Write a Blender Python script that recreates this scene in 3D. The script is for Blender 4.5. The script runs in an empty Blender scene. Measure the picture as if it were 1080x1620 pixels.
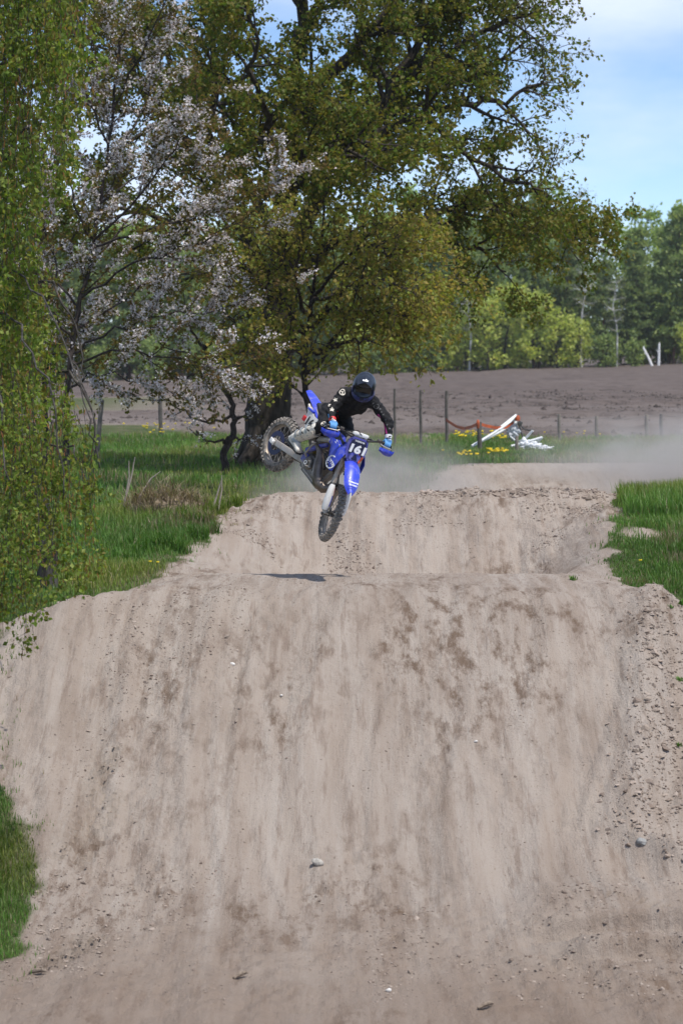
import bpy, bmesh, math, random
import numpy as np
from mathutils import Vector, Matrix, Quaternion
from mathutils.bvhtree import BVHTree

SC = bpy.context.scene
COL = SC.collection
R = math.radians

# ------------------------------------------------------------------ camera
CAM_Z = 2.4
PITCH = math.atan(250.0 / 3825.0)
cam_d = bpy.data.cameras.new('camera')
cam = bpy.data.objects.new('camera', cam_d)
COL.objects.link(cam)
cam.location = (0, 0, CAM_Z)
cam.rotation_euler = (math.pi / 2 - PITCH, 0, 0)
cam_d.sensor_fit = 'VERTICAL'
cam_d.sensor_height = 36.0
cam_d.sensor_width = 24.0
cam_d.lens = 85.0
cam_d.clip_start = 0.5
cam_d.clip_end = 20000
cam_d.dof.use_dof = True
cam_d.dof.focus_distance = 28.4
cam_d.dof.aperture_fstop = 3.2
SC.camera = cam

# ------------------------------------------------------------------ sky, sun, exposure
SUN = Vector((0.30, -0.27, 0.91)).normalized()          # towards the sun
SUN_EL = math.asin(SUN.z)
SUN_AZ = math.atan2(SUN.x, SUN.y)                       # clockwise from +Y
world = bpy.data.worlds.new('World')
SC.world = world
world.use_nodes = True
wt = world.node_tree
wt.nodes.clear()
w_out = wt.nodes.new('ShaderNodeOutputWorld')
w_bg = wt.nodes.new('ShaderNodeBackground')
w_sky = wt.nodes.new('ShaderNodeTexSky')
w_sky.sky_type = 'NISHITA'
w_sky.sun_disc = False
w_sky.sun_elevation = SUN_EL
w_sky.sun_rotation = SUN_AZ
w_sky.altitude = 60
w_sky.air_density = 0.6
w_sky.dust_density = 0.0
w_sky.ozone_density = 3.0
w_bg.inputs['Strength'].default_value = 0.13
# soft broken cloud over the whole sky
w_co = wt.nodes.new('ShaderNodeTexCoord')
w_mp = wt.nodes.new('ShaderNodeMapping')
w_mp.inputs['Scale'].default_value = (1.0, 1.0, 3.2)
w_mp.inputs['Location'].default_value = (0.35, 0.2, 0.62)
w_n = wt.nodes.new('ShaderNodeTexNoise')
w_n.inputs['Scale'].default_value = 4.2
w_n.inputs['Detail'].default_value = 7
w_n.inputs['Roughness'].default_value = 0.52
w_r = wt.nodes.new('ShaderNodeValToRGB')
w_r.color_ramp.elements[0].position = 0.44
w_r.color_ramp.elements[0].color = (0, 0, 0, 1)
w_r.color_ramp.elements[1].position = 0.66
w_r.color_ramp.elements[1].color = (0.8, 0.8, 0.8, 1)
w_mx = wt.nodes.new('ShaderNodeMix')
w_mx.data_type = 'RGBA'
w_mx.inputs[7].default_value = (5.6, 6.1, 7.4, 1)
wt.links.new(w_co.outputs['Generated'], w_mp.inputs['Vector'])
wt.links.new(w_mp.outputs[0], w_n.inputs['Vector'])
wt.links.new(w_n.outputs['Fac'], w_r.inputs['Fac'])
wt.links.new(w_r.outputs['Color'], w_mx.inputs[0])
wt.links.new(w_sky.outputs[0], w_mx.inputs[6])
wt.links.new(w_mx.outputs[2], w_bg.inputs['Color'])
wt.links.new(w_bg.outputs[0], w_out.inputs['Surface'])

sun_d = bpy.data.lights.new('sun', 'SUN')
sun_d.energy = 3.4
sun_d.angle = R(0.6)
sun_d.color = (1.0, 0.955, 0.89)
sun = bpy.data.objects.new('sun', sun_d)
COL.objects.link(sun)
sun.location = (20, 20, 60)
sun.rotation_euler = (-SUN).to_track_quat('-Z', 'Y').to_euler()

SC.view_settings.view_transform = 'Standard'
SC.view_settings.look = 'None'
SC.view_settings.gamma = 1.0
SC.view_settings.use_curve_mapping = False
SC.view_settings.exposure = 0.42
SC.cycles.use_denoising = True
SC.cycles.max_bounces = 8
SC.cycles.transparent_max_bounces = 16
SC.cycles.volume_bounces = 1
SC.cycles.volume_step_rate = 2.0
SC.cycles.sample_clamp_indirect = 6.0

# ------------------------------------------------------------------ helpers
FPX = 3825.0
_cp, _sp = math.cos(PITCH), math.sin(PITCH)
CX = Vector((1, 0, 0)); CU = Vector((0, _sp, _cp)); CB = Vector((0, -_cp, _sp))   # image right, image up, towards the camera

def un(px, py, D):
    """where the line of sight through a photograph point reaches distance D (world Y)"""
    d = CX * ((px - 540) / FPX) + CU * ((810 - py) / FPX) - CB
    return Vector((0, 0, CAM_Z)) + d * (D / d.y)

def tag(o, label=None, cat=None, group=None, kind=None):
    if label: o['label'] = label
    if cat: o['category'] = cat
    if group: o['group'] = group
    if kind: o['kind'] = kind
    return o

def empty(name, loc=(0, 0, 0)):
    o = bpy.data.objects.new(name, None)
    o.empty_display_size = 0.1
    o.location = loc
    COL.objects.link(o)
    return o

def link(name, me, mat, parent=None):
    o = bpy.data.objects.new(name, me)
    COL.objects.link(o)
    if mat is not None:
        for m in (mat if isinstance(mat, (list, tuple)) else [mat]):
            me.materials.append(m)
    if parent is not None:
        o.parent = parent
    return o

def np_mesh(name, V, F, smooth=False, cols=None, mat_idx=None):
    """V (n,3), F (m,k) one polygon size, or list of such arrays"""
    me = bpy.data.meshes.new(name)
    Fs = F if isinstance(F, list) else [F]
    Fs = [np.asarray(f, dtype=np.int32) for f in Fs if len(f)]
    V = np.asarray(V, dtype=np.float32)
    nl = sum(f.size for f in Fs); nf = sum(len(f) for f in Fs)
    me.vertices.add(len(V)); me.vertices.foreach_set('co', V.ravel())
    me.loops.add(nl); me.polygons.add(nf)
    me.loops.foreach_set('vertex_index', np.concatenate([f.ravel() for f in Fs]))
    tot = np.concatenate([np.full(len(f), f.shape[1], dtype=np.int32) for f in Fs])
    st = np.concatenate([[0], np.cumsum(tot)[:-1]]).astype(np.int32)
    me.polygons.foreach_set('loop_start', st)
    try: me.polygons.foreach_set('loop_total', tot)
    except Exception: pass
    if mat_idx is not None: me.polygons.foreach_set('material_index', np.asarray(mat_idx, dtype=np.int32))
    me.polygons.foreach_set('use_smooth', np.full(nf, bool(smooth)))
    if cols is not None:
        a = me.color_attributes.new('Col', 'FLOAT_COLOR', 'POINT')
        c = np.ones((len(V), 4), dtype=np.float32); c[:, :3] = cols
        a.data.foreach_set('color', c.ravel())
    me.update(calc_edges=True)
    return me

class MB:
    """collects shapes into one mesh"""
    def __init__(s): s.v = []; s.f = []; s.m = []; s.mi = 0
    def add(s, V, F):
        o = len(s.v)
        s.v.extend([tuple(p) for p in V])
        for f in F: s.f.append([i + o for i in f]); s.m.append(s.mi)
        return s
    def box(s, c, d, rot=None, bev=0.0):
        hx, hy, hz = d[0] / 2, d[1] / 2, d[2] / 2
        if bev <= 0:
            P = [Vector((x, y, z)) for x in (-hx, hx) for y in (-hy, hy) for z in (-hz, hz)]
            F = [(0, 1, 3, 2), (4, 6, 7, 5), (0, 4, 5, 1), (2, 3, 7, 6), (0, 2, 6, 4), (1, 5, 7, 3)]
        else:
            b = min(bev, hx * .95, hy * .95, hz * .95)
            bm = bmesh.new(); bmesh.ops.create_cube(bm, size=1)
            for v in bm.verts: v.co = Vector((v.co.x * d[0], v.co.y * d[1], v.co.z * d[2]))
            bmesh.ops.bevel(bm, geom=list(bm.edges), offset=b, segments=2, profile=0.6, affect='EDGES')
            bm.verts.index_update()
            P = [v.co.copy() for v in bm.verts]; F = [[v.index for v in f.verts] for f in bm.faces]; bm.free()
        M = rot if rot is not None else Matrix.Identity(3)
        c = Vector(c)
        return s.add([c + M @ p for p in P], F)
    def tube(s, pts, rad, n=8, cap=True, flat=1.0):
        pts = [Vector(p) for p in pts]
        if not isinstance(rad, (list, tuple)): rad = [rad] * len(pts)
        V = []; F = []
        t0 = (pts[1] - pts[0]).normalized()
        a = t0.orthogonal().normalized()
        for i, p in enumerate(pts):
            t = (pts[min(i + 1, len(pts) - 1)] - pts[max(i - 1, 0)]).normalized()
            a = (a - t * a.dot(t)).normalized(); b = t.cross(a)
            for k in range(n):
                w = 2 * math.pi * k / n
                V.append(p + (a * math.cos(w) + b * math.sin(w) * flat) * rad[i])
        for i in range(len(pts) - 1):
            for k in range(n):
                F.append((i * n + k, i * n + (k + 1) % n, (i + 1) * n + (k + 1) % n, (i + 1) * n + k))
        if cap:
            F.append(tuple(range(n - 1, -1, -1))); F.append(tuple(range((len(pts) - 1) * n, len(pts) * n)))
        return s.add(V, F)
    def revolve(s, prof, c, axis, n=32, closed=False):
        """prof: list of (radius, along)"""
        axis = Vector(axis).normalized(); a = axis.orthogonal().normalized(); b = axis.cross(a); c = Vector(c)
        V = []; F = []; m = len(prof)
        for k in range(n):
            w = 2 * math.pi * k / n; d = a * math.cos(w) + b * math.sin(w)
            for (r_, h) in prof: V.append(c + d * r_ + axis * h)
        for k in range(n):
            k2 = (k + 1) % n
            for j in range(m if closed else m - 1):
                j2 = (j + 1) % m
                F.append((k * m + j, k * m + j2, k2 * m + j2, k2 * m + j))
        return s.add(V, F)
    def ball(s, c, rx, ry=None, rz=None, rot=None, u=14, v=9):
        ry = rx if ry is None else ry; rz = rx if rz is None else rz
        M = rot if rot is not None else Matrix.Identity(3); c = Vector(c)
        V = []; F = []
        for j in range(v + 1):
            ph = math.pi * j / v
            for k in range(u):
                w = 2 * math.pi * k / u
                V.append(c + M @ Vector((rx * math.sin(ph) * math.cos(w), ry * math.sin(ph) * math.sin(w), rz * math.cos(ph))))
        for j in range(v):
            for k in range(u):
                F.append((j * u + k, (j + 1) * u + k, (j + 1) * u + (k + 1) % u, j * u + (k + 1) % u))
        return s.add(V, F)
    def capsule(s, a, b, ra, rb, n=12):
        a = Vector(a); b = Vector(b)
        d = (b - a); L = d.length; d = d / L if L > 1e-6 else Vector((0, 0, 1))
        P = []; Rr = []
        for q in (-1, -.8, -.5, 0): P.append(a + d * ra * q); Rr.append(max(1e-3, ra * math.sqrt(max(0, 1 - q * q))))
        for q in (0, .5, .8, 1): P.append(b + d * rb * q); Rr.append(max(1e-3, rb * math.sqrt(max(0, 1 - q * q))))
        return s.tube(P, Rr, n)
    def xf(s, fn, start=0):
        for i in range(start, len(s.v)): s.v[i] = tuple(fn(Vector(s.v[i])))
        return s
    def build(s, name, mat, parent=None, smooth=True, autosm=40):
        me = bpy.data.meshes.new(name)
        me.from_pydata(s.v, [], s.f)
        bm = bmesh.new(); bm.from_mesh(me); bmesh.ops.recalc_face_normals(bm, faces=bm.faces)
        if smooth:
            for f in bm.faces: f.smooth = True
            if autosm < 180:
                for e in bm.edges:
                    if len(e.link_faces) == 2 and e.calc_face_angle(0) > R(autosm): e.smooth = False
        bm.to_mesh(me); bm.free()
        if len(set(s.m)) > 1: me.polygons.foreach_set('material_index', s.m)
        return link(name, me, mat, parent)

# ---- value noise (smooth, tiling not needed)
class VN:
    def __init__(s, seed, n=256):
        s.n = n; s.g = np.random.RandomState(seed).rand(n, n).astype(np.float32)
    def __call__(s, x, y):
        x = np.asarray(x, dtype=np.float64); y = np.asarray(y, dtype=np.float64)
        xi = np.floor(x).astype(np.int64); yi = np.floor(y).astype(np.int64)
        fx = x - xi; fy = y - yi
        fx = fx * fx * (3 - 2 * fx); fy = fy * fy * (3 - 2 * fy)
        n = s.n
        a = s.g[yi % n, xi % n]; b = s.g[yi % n, (xi + 1) % n]; c = s.g[(yi + 1) % n, xi % n]; d = s.g[(yi + 1) % n, (xi + 1) % n]
        return (a * (1 - fx) + b * fx) * (1 - fy) + (c * (1 - fx) + d * fx) * fy
    def fbm(s, x, y, o=4, g=0.5):
        t = 0; A = 1; N = 0
        for k in range(o):
            t = t + A * s(x * 2 ** k + 17.3 * k, y * 2 ** k + 9.1 * k); N += A; A *= g
        return t / N
vn1, vn2, vn3, vn4 = VN(1), VN(2), VN(3), VN(4)
def sstep(a, b, x):
    t = np.clip((np.asarray(x, dtype=np.float64) - a) / (b - a), 0, 1)
    return t * t * (3 - 2 * t)

# ---- materials
def mat(name, base=(0.5, 0.5, 0.5), rough=0.6, metal=0.0, spec=0.5, coat=0.0, noise=None, bump=0.0, bscale=40.0, dirt=None):
    m = bpy.data.materials.new(name); m.use_nodes = True
    nt = m.node_tree; b = nt.nodes['Principled BSDF']
    b.inputs['Base Color'].default_value = (*base, 1)
    b.inputs['Roughness'].default_value = rough
    b.inputs['Metallic'].default_value = metal
    b.inputs['Specular IOR Level'].default_value = spec
    b.inputs['Coat Weight'].default_value = coat
    tc = nt.nodes.new('ShaderNodeTexCoord')
    if noise or dirt:
        n = nt.nodes.new('ShaderNodeTexNoise')
        n.inputs['Scale'].default_value = (noise or dirt)[1]
        n.inputs['Detail'].default_value = 5
        n.inputs['Roughness'].default_value = 0.65
        nt.links.new(tc.outputs['Object'], n.inputs['Vector'])
        rp = nt.nodes.new('ShaderNodeValToRGB')
        lo, hi = (noise or dirt)[2:4] if len(noise or dirt) > 3 else (0.35, 0.65)
        rp.color_ramp.elements[0].position = lo; rp.color_ramp.elements[1].position = hi
        rp.color_ramp.elements[0].color = (*base, 1)
        rp.color_ramp.elements[1].color = (*(noise or dirt)[0], 1)
        nt.links.new(n.outputs['Fac'], rp.inputs['Fac'])
        nt.links.new(rp.outputs['Color'], b.inputs['Base Color'])
    if bump:
        n2 = nt.nodes.new('ShaderNodeTexNoise'); n2.inputs['Scale'].default_value = bscale; n2.inputs['Detail'].default_value = 6
        nt.links.new(tc.outputs['Object'], n2.inputs['Vector'])
        bp = nt.nodes.new('ShaderNodeBump'); bp.inputs['Strength'].default_value = bump; bp.inputs['Distance'].default_value = 0.02
        nt.links.new(n2.outputs['Fac'], bp.inputs['Height']); nt.links.new(bp.outputs[0], b.inputs['Normal'])
    return m

def leaf_mat(name, trans=0.45, rough=0.55, tint=(1.15, 1.1, 0.6)):
    """colour from each leaf's own attribute; light passes through the blade"""
    m = bpy.data.materials.new(name); m.use_nodes = True
    nt = m.node_tree; nt.nodes.clear()
    o = nt.nodes.new('ShaderNodeOutputMaterial')
    at = nt.nodes.new('ShaderNodeAttribute'); at.attribute_name = 'Col'
    p = nt.nodes.new('ShaderNodeBsdfPrincipled'); p.inputs['Roughness'].default_value = rough
    p.inputs['Specular IOR Level'].default_value = 0.3
    t = nt.nodes.new('ShaderNodeBsdfTranslucent')
    mu = nt.nodes.new('ShaderNodeMix'); mu.data_type = 'RGBA'; mu.blend_type = 'MULTIPLY'; mu.inputs[0].default_value = 1
    mu.inputs[7].default_value = (*tint, 1)
    mx = nt.nodes.new('ShaderNodeMixShader'); mx.inputs[0].default_value = trans
    nt.links.new(at.outputs['Color'], p.inputs['Base Color'])
    nt.links.new(at.outputs['Color'], mu.inputs[6]); nt.links.new(mu.outputs[2], t.inputs['Color'])
    nt.links.new(p.outputs[0], mx.inputs[1]); nt.links.new(t.outputs[0], mx.inputs[2]); nt.links.new(mx.outputs[0], o.inputs['Surface'])
    return m

def bark_mat(name, c1, c2, scale=6.0, stretch=5.0, rough=0.9, bump=0.6):
    m = bpy.data.materials.new(name); m.use_nodes = True
    nt = m.node_tree; b = nt.nodes['Principled BSDF']; b.inputs['Roughness'].default_value = rough
    b.inputs['Specular IOR Level'].default_value = 0.2
    tc = nt.nodes.new('ShaderNodeTexCoord'); mp = nt.nodes.new('ShaderNodeMapping')
    mp.inputs['Scale'].default_value = (stretch, stretch, 1)
    n = nt.nodes.new('ShaderNodeTexNoise'); n.inputs['Scale'].default_value = scale; n.inputs['Detail'].default_value = 6
    rp = nt.nodes.new('ShaderNodeValToRGB'); rp.color_ramp.elements[0].position = .35; rp.color_ramp.elements[1].position = .68
    rp.color_ramp.elements[0].color = (*c1, 1); rp.color_ramp.elements[1].color = (*c2, 1)
    nt.links.new(tc.outputs['Object'], mp.inputs['Vector']); nt.links.new(mp.outputs[0], n.inputs['Vector'])
    nt.links.new(n.outputs['Fac'], rp.inputs['Fac']); nt.links.new(rp.outputs['Color'], b.inputs['Base Color'])
    bp = nt.nodes.new('ShaderNodeBump'); bp.inputs['Strength'].default_value = bump; bp.inputs['Distance'].default_value = 0.03
    nt.links.new(n.outputs['Fac'], bp.inputs['Height']); nt.links.new(bp.outputs[0], b.inputs['Normal'])
    return m
# ------------------------------------------------------------------ ground: one height function, one sheet cut into dirt / grass / ploughed soil
PY = [-30, 0, 4, 12, 17, 20.6, 22.0, 23.2, 24.4, 26.3, 26.9, 27.3, 28.0, 29.4, 30.3, 32.2, 33.4, 34.6, 36.3, 36.9, 37.6, 39.5, 42, 45, 48, 50, 52, 54, 400]
PZ = [.8, .8, .7, -2.2, -2.62, -2.56, -2.32, -1.88, -1.40, -.55, -.34, -.27, -.25, -.25, -.46, -1.1, -1.15, -.78, .22, .285, .26, -.15, -.5, -.45, .0, .12, .05, 0, 0]
SLY = [-30, 0, 4, 12, 18, 20, 22, 24, 26, 28, 30, 33, 36, 42, 48, 60, 400]
SLZ = [.8, .8, .7, -2.1, -2.7, -2.62, -2.25, -1.55, -.85, -.42, -.30, -.18, .02, .05, 0, 0, 0]
SRZ = [.8, .8, .7, -2.1, -2.55, -2.45, -2.1, -1.45, -.85, -.42, -.33, -.1, .22, -.1, 0, 0, 0]
def smooth_interp(xs, ys):
    t = np.arange(-30, 110, 0.05)
    v = np.interp(t, xs, ys)
    k = np.exp(-0.5 * (np.arange(-14, 15) / 6.0) ** 2); k /= k.sum()
    v = np.convolve(np.pad(v, 14, mode='edge'), k, mode='valid')
    return lambda y: np.interp(y, t, v)
fP, fSL, fSR = smooth_interp(PY, PZ), smooth_interp(SLY, SLZ), smooth_interp(SLY, SRZ)
# plan outline of the dirt: left and right edge by distance
EDY = [10, 18, 19.6, 21, 22.3, 23.6, 25.2, 26.8, 27.3, 28.0, 28.8, 30.5, 32.5, 34.5, 36.6, 38, 41, 44, 46]
EDL = [-3.2, -3.00, -2.80, -2.76, -2.92, -3.36, -3.80, -3.80, -3.10, -2.60, -2.36, -2.14, -1.98, -1.76, -1.60, -1.6, -1.5, -1.2, -1.0]
EDR = [6.5, 6.5, 6.2, 6.0, 5.6, 5.2, 4.8, 4.35, 4.02, 3.70, 3.42, 3.45, 3.62, 3.85, 4.15, 4.2, 4.5, 6, 7]
# the row of clods thrown up along the right of the near landing
RGY = [18, 20.5, 21.7, 22.4, 23.2, 24.6, 26.0, 27.2, 28]
RGX = [5.0, 4.1, 3.25, 2.62, 2.72, 3.05, 3.25, 3.42, 3.5]
def edge_l(y): return np.interp(y, EDY, EDL)
def edge_r(y): return np.interp(y, EDY, EDR)
def ridge_x(y): return np.interp(y, RGY, RGX)

def H_base(x, y):
    x = np.asarray(x, dtype=np.float64); y = np.asarray(y, dtype=np.float64)
    p = fP(y); l = fSL(y); r = fSR(y)
    el = edge_l(y); er = edge_r(y)
    gap = sstep(29.2, 30.6, y) * sstep(36.6, 35.4, y)      # the hollow between the mounds shallows out towards its sides
    wl = sstep(0, 1, ((el - x) + .75 + .85 * gap) / (1.10 + .55 * gap)); wr = sstep(0, 1, ((x - er) + .75 + .75 * gap) / (1.10 + .5 * gap))
    z = p * (1 - wl) * (1 - wr) + l * wl + r * wr * (1 - wl)
    # lower shoulder right of the clod row
    rx = ridge_x(y)
    sh = sstep(.0, .5, x - rx) * sstep(28.2, 26.5, y) * sstep(16, 19, y) * (1 - wr)
    z = z - .10 * sh
    z = z + .20 * np.exp(-((x - rx - .12) / .24) ** 2) * sstep(28, 26.8, y) * sstep(19, 21, y)
    # field tilts up to the right far away
    z = z + .0305 * (np.clip(x, -150, 250) + 1) * sstep(75, 290, y) * (y < 1e9)
    # gentle swell in the grass
    g = sstep(.2, 1.5, el - x) + sstep(.2, 1.5, x - er)
    z = z + np.clip(g, 0, 1) * (vn1.fbm(x * .45, y * .35, 3) - .5) * .28 * sstep(95, 60, y)
    return z

def H_detail(x, y):
    """ruts, pits, tyre marks, clumpy soil: only on the dirt"""
    face = sstep(20.5, 22, y) * sstep(28.2, 27.2, y)
    far = sstep(33.5, 34.4, y) * sstep(37.2, 36.4, y)
    wob = .40 * np.sin(y * .55 + 1.2 + .4 * x) + .35 * (vn3(x * .5, y * .28) - .5)
    # long braking / landing ruts running down the face
    rut = (vn2.fbm((x + wob) * 2.6, y * .16 + 3, 3) - .5) * .19
    rut = rut + (vn1.fbm((x + wob * .7) * 15.0, y * .45 + 7, 2) - .5) * .022
    rut = rut + (vn4.fbm((x + wob) * 7.0, y * .30, 2) - .5) * .042
    z = rut * face * 1.0 + rut * .5 * sstep(21.5, 19.5, y)
    z = z + far * ((vn2.fbm(x * 2.3 + 9 + .3 * vn1(x, y * 2), y * .5, 3) - .5) * .20 + (vn1.fbm(x * 9, y * 5, 3) - .5) * .075)
    # small crumbly relief
    rough = sstep(.42, .72, vn1.fbm(x * 1.1 + 4, y * .6 + 8, 3))
    rough = np.maximum(rough, np.exp(-((x - ridge_x(y) - .25) / .45) ** 2) * sstep(28, 27, y) * 1.3)
    rough = np.maximum(rough, sstep(1.1, .3, np.abs(x + 2.55)) * sstep(27.2, 26, y) * .8)
    rough = np.maximum(rough, sstep(21.4, 20.4, y - .25 * (x > 1) * 1.0) * sstep(.3, 1.6, x) * 1.1)
    z = z + rough * ((vn3.fbm(x * 11, y * 9, 3) - .5) * .075 + (vn4.fbm(x * 24, y * 20, 2) - .5) * .030)
    z = z + (vn1.fbm(x * 3.1, y * 1.6, 3) - .5) * .03
    # crest lip crumbs of the far mound on the right
    z = z + sstep(1.0, 2.2, x) * np.exp(-((y - 36.9) / .35) ** 2) * (vn2.fbm(x * 5, y * 4, 3) - .30) * .16
    # a drifted step low on the right
    st = sstep(.0, .09, (y - 20.35 - .10 * np.sin(x * 3.1) - .25 * (x - 2.2) * .3)) * sstep(1.2, 2.0, x) * sstep(22, 20.9, y)
    z = z + .17 * st
    st2 = sstep(.0, .08, (y - 19.55 - .12 * np.sin(x * 2.6 + 1) - .10 * (x - 2.2))) * sstep(1.5, 2.3, x) * sstep(20.3, 19.8, y)
    z = z + .16 * st2
    # knobbly tractor tyre marks on the left
    for (ax, ay, bx, by, w) in ((-2.62, 22.0, -2.32, 24.2, .16), (-2.45, 21.9, -2.18, 23.4, .13), (-2.45, 19.4, -2.1, 20.4, .16), (2.3, 21.0, 2.9, 20.6, .05)):
        dx, dy = bx - ax, by - ay; L = math.hypot(dx, dy); dx /= L; dy /= L
        s = (x - ax) * dx + (y - ay) * dy; t = (x - ax) * -dy + (y - ay) * dx
        inside = sstep(w, w * .8, np.abs(t)) * sstep(0, .1, s) * sstep(L, L - .1, s)
        z = z + inside * (-.022 + .034 * np.sign(np.sin((s + np.abs(t) * .5) * 2 * math.pi / .105)))
    return z

def dirt_mask(x, y):
    j = (vn2.fbm(x * 1.7, y * 1.7, 3) - .5) * .55 + (vn3.fbm(x * 5, y * 4, 2) - .5) * .16
    m = sstep(-.06, .06, x - edge_l(y) + j) * sstep(-.06, .06, edge_r(y) - x + j)
    m = m * sstep(44.6, 43.6, y + j * 2)
    # second piece of track beyond, on the right
    m2 = sstep(-.3, .3, x - np.interp(y, [41, 43, 46, 49, 52, 54], [-1, .2, 1.4, 2.1, 2.6, 3.6]) + j) * sstep(40, 41, y) * sstep(52.6, 52.0, y + j * 1.2 - .03 * x)
    m = np.maximum(m, m2)
    # bare patch in the right verge, tufts come from the blades
    m = np.maximum(m, sstep(.45, .2, np.hypot((x - 4.15) / 1.0, (y - 33.2) / 1.6)))
    return m

def plough_mask(x, y):
    j = (vn1.fbm(x * .25, y * .12, 3) - .5) * 8
    right = sstep(-8, -2, x)
    edge = 68.5 + (1 - right) * 15
    m = sstep(-1.5, 1.5, y - edge + j * .55)
    strip = sstep(99, 103, y + j) * sstep(143, 135, y + j) * (1 - sstep(-14, -3, x))   # grass strip on the left
    m = m * (1 - strip)
    return m

def H(x, y):
    d = dirt_mask(x, y)
    return H_base(x, y) + d * H_detail(x, y) * sstep(60, 40, y)

def grow_axis(lo, hi, step, out_lo, out_hi, g=1.16):
    a = list(np.arange(lo, hi + 1e-6, step))
    s = step; v = hi
    while v < out_hi:
        s *= g; v += s; a.append(v)
    s = step; v = lo; b = []
    while v > out_lo:
        s *= g; v -= s; b.append(v)
    return np.array(b[::-1] + a)
gx = grow_axis(-4.4, 4.9, .037, -4000, 4000, 1.13)
gy = np.concatenate([grow_axis(18.2, 30.2, .037, -40, 30.2, 1.2), np.arange(30.35, 33.8, .12), np.arange(33.85, 37.4, .034),
                     np.arange(37.5, 46, .12), np.arange(46.2, 100, .35)])
s = .5; v = 100.3; ext = []
while v < 6000:
    ext.append(v); s *= 1.045; v += s
gy = np.concatenate([gy, ext])
X, Y = np.meshgrid(gx, gy)
Z = H(X, Y)
pm = plough_mask(X, Y)
Z = Z + pm * sstep(400, 250, Y) * ((vn2.fbm(X * .9, Y * 1.3, 3) - .5) * .42 + (vn4(X * 2.3, Y * 2.6) - .5) * .16)
dm = dirt_mask(X, Y)
nx, ny = len(gx), len(gy)
idx = np.arange(nx * ny).reshape(ny, nx)
quads = np.stack([idx[:-1, :-1], idx[:-1, 1:], idx[1:, 1:], idx[1:, :-1]], axis=-1).reshape(-1, 4)
V = np.stack([X, Y, Z], axis=-1).reshape(-1, 3)
zone = np.where(dm > .5, 0, np.where(pm > .5, 2, 1)).reshape(ny, nx)
qz = zone[:-1, :-1].reshape(-1)
attr = np.stack([dm, np.clip(1 - dm - pm, 0, 1), pm], axis=-1).reshape(-1, 3)

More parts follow.
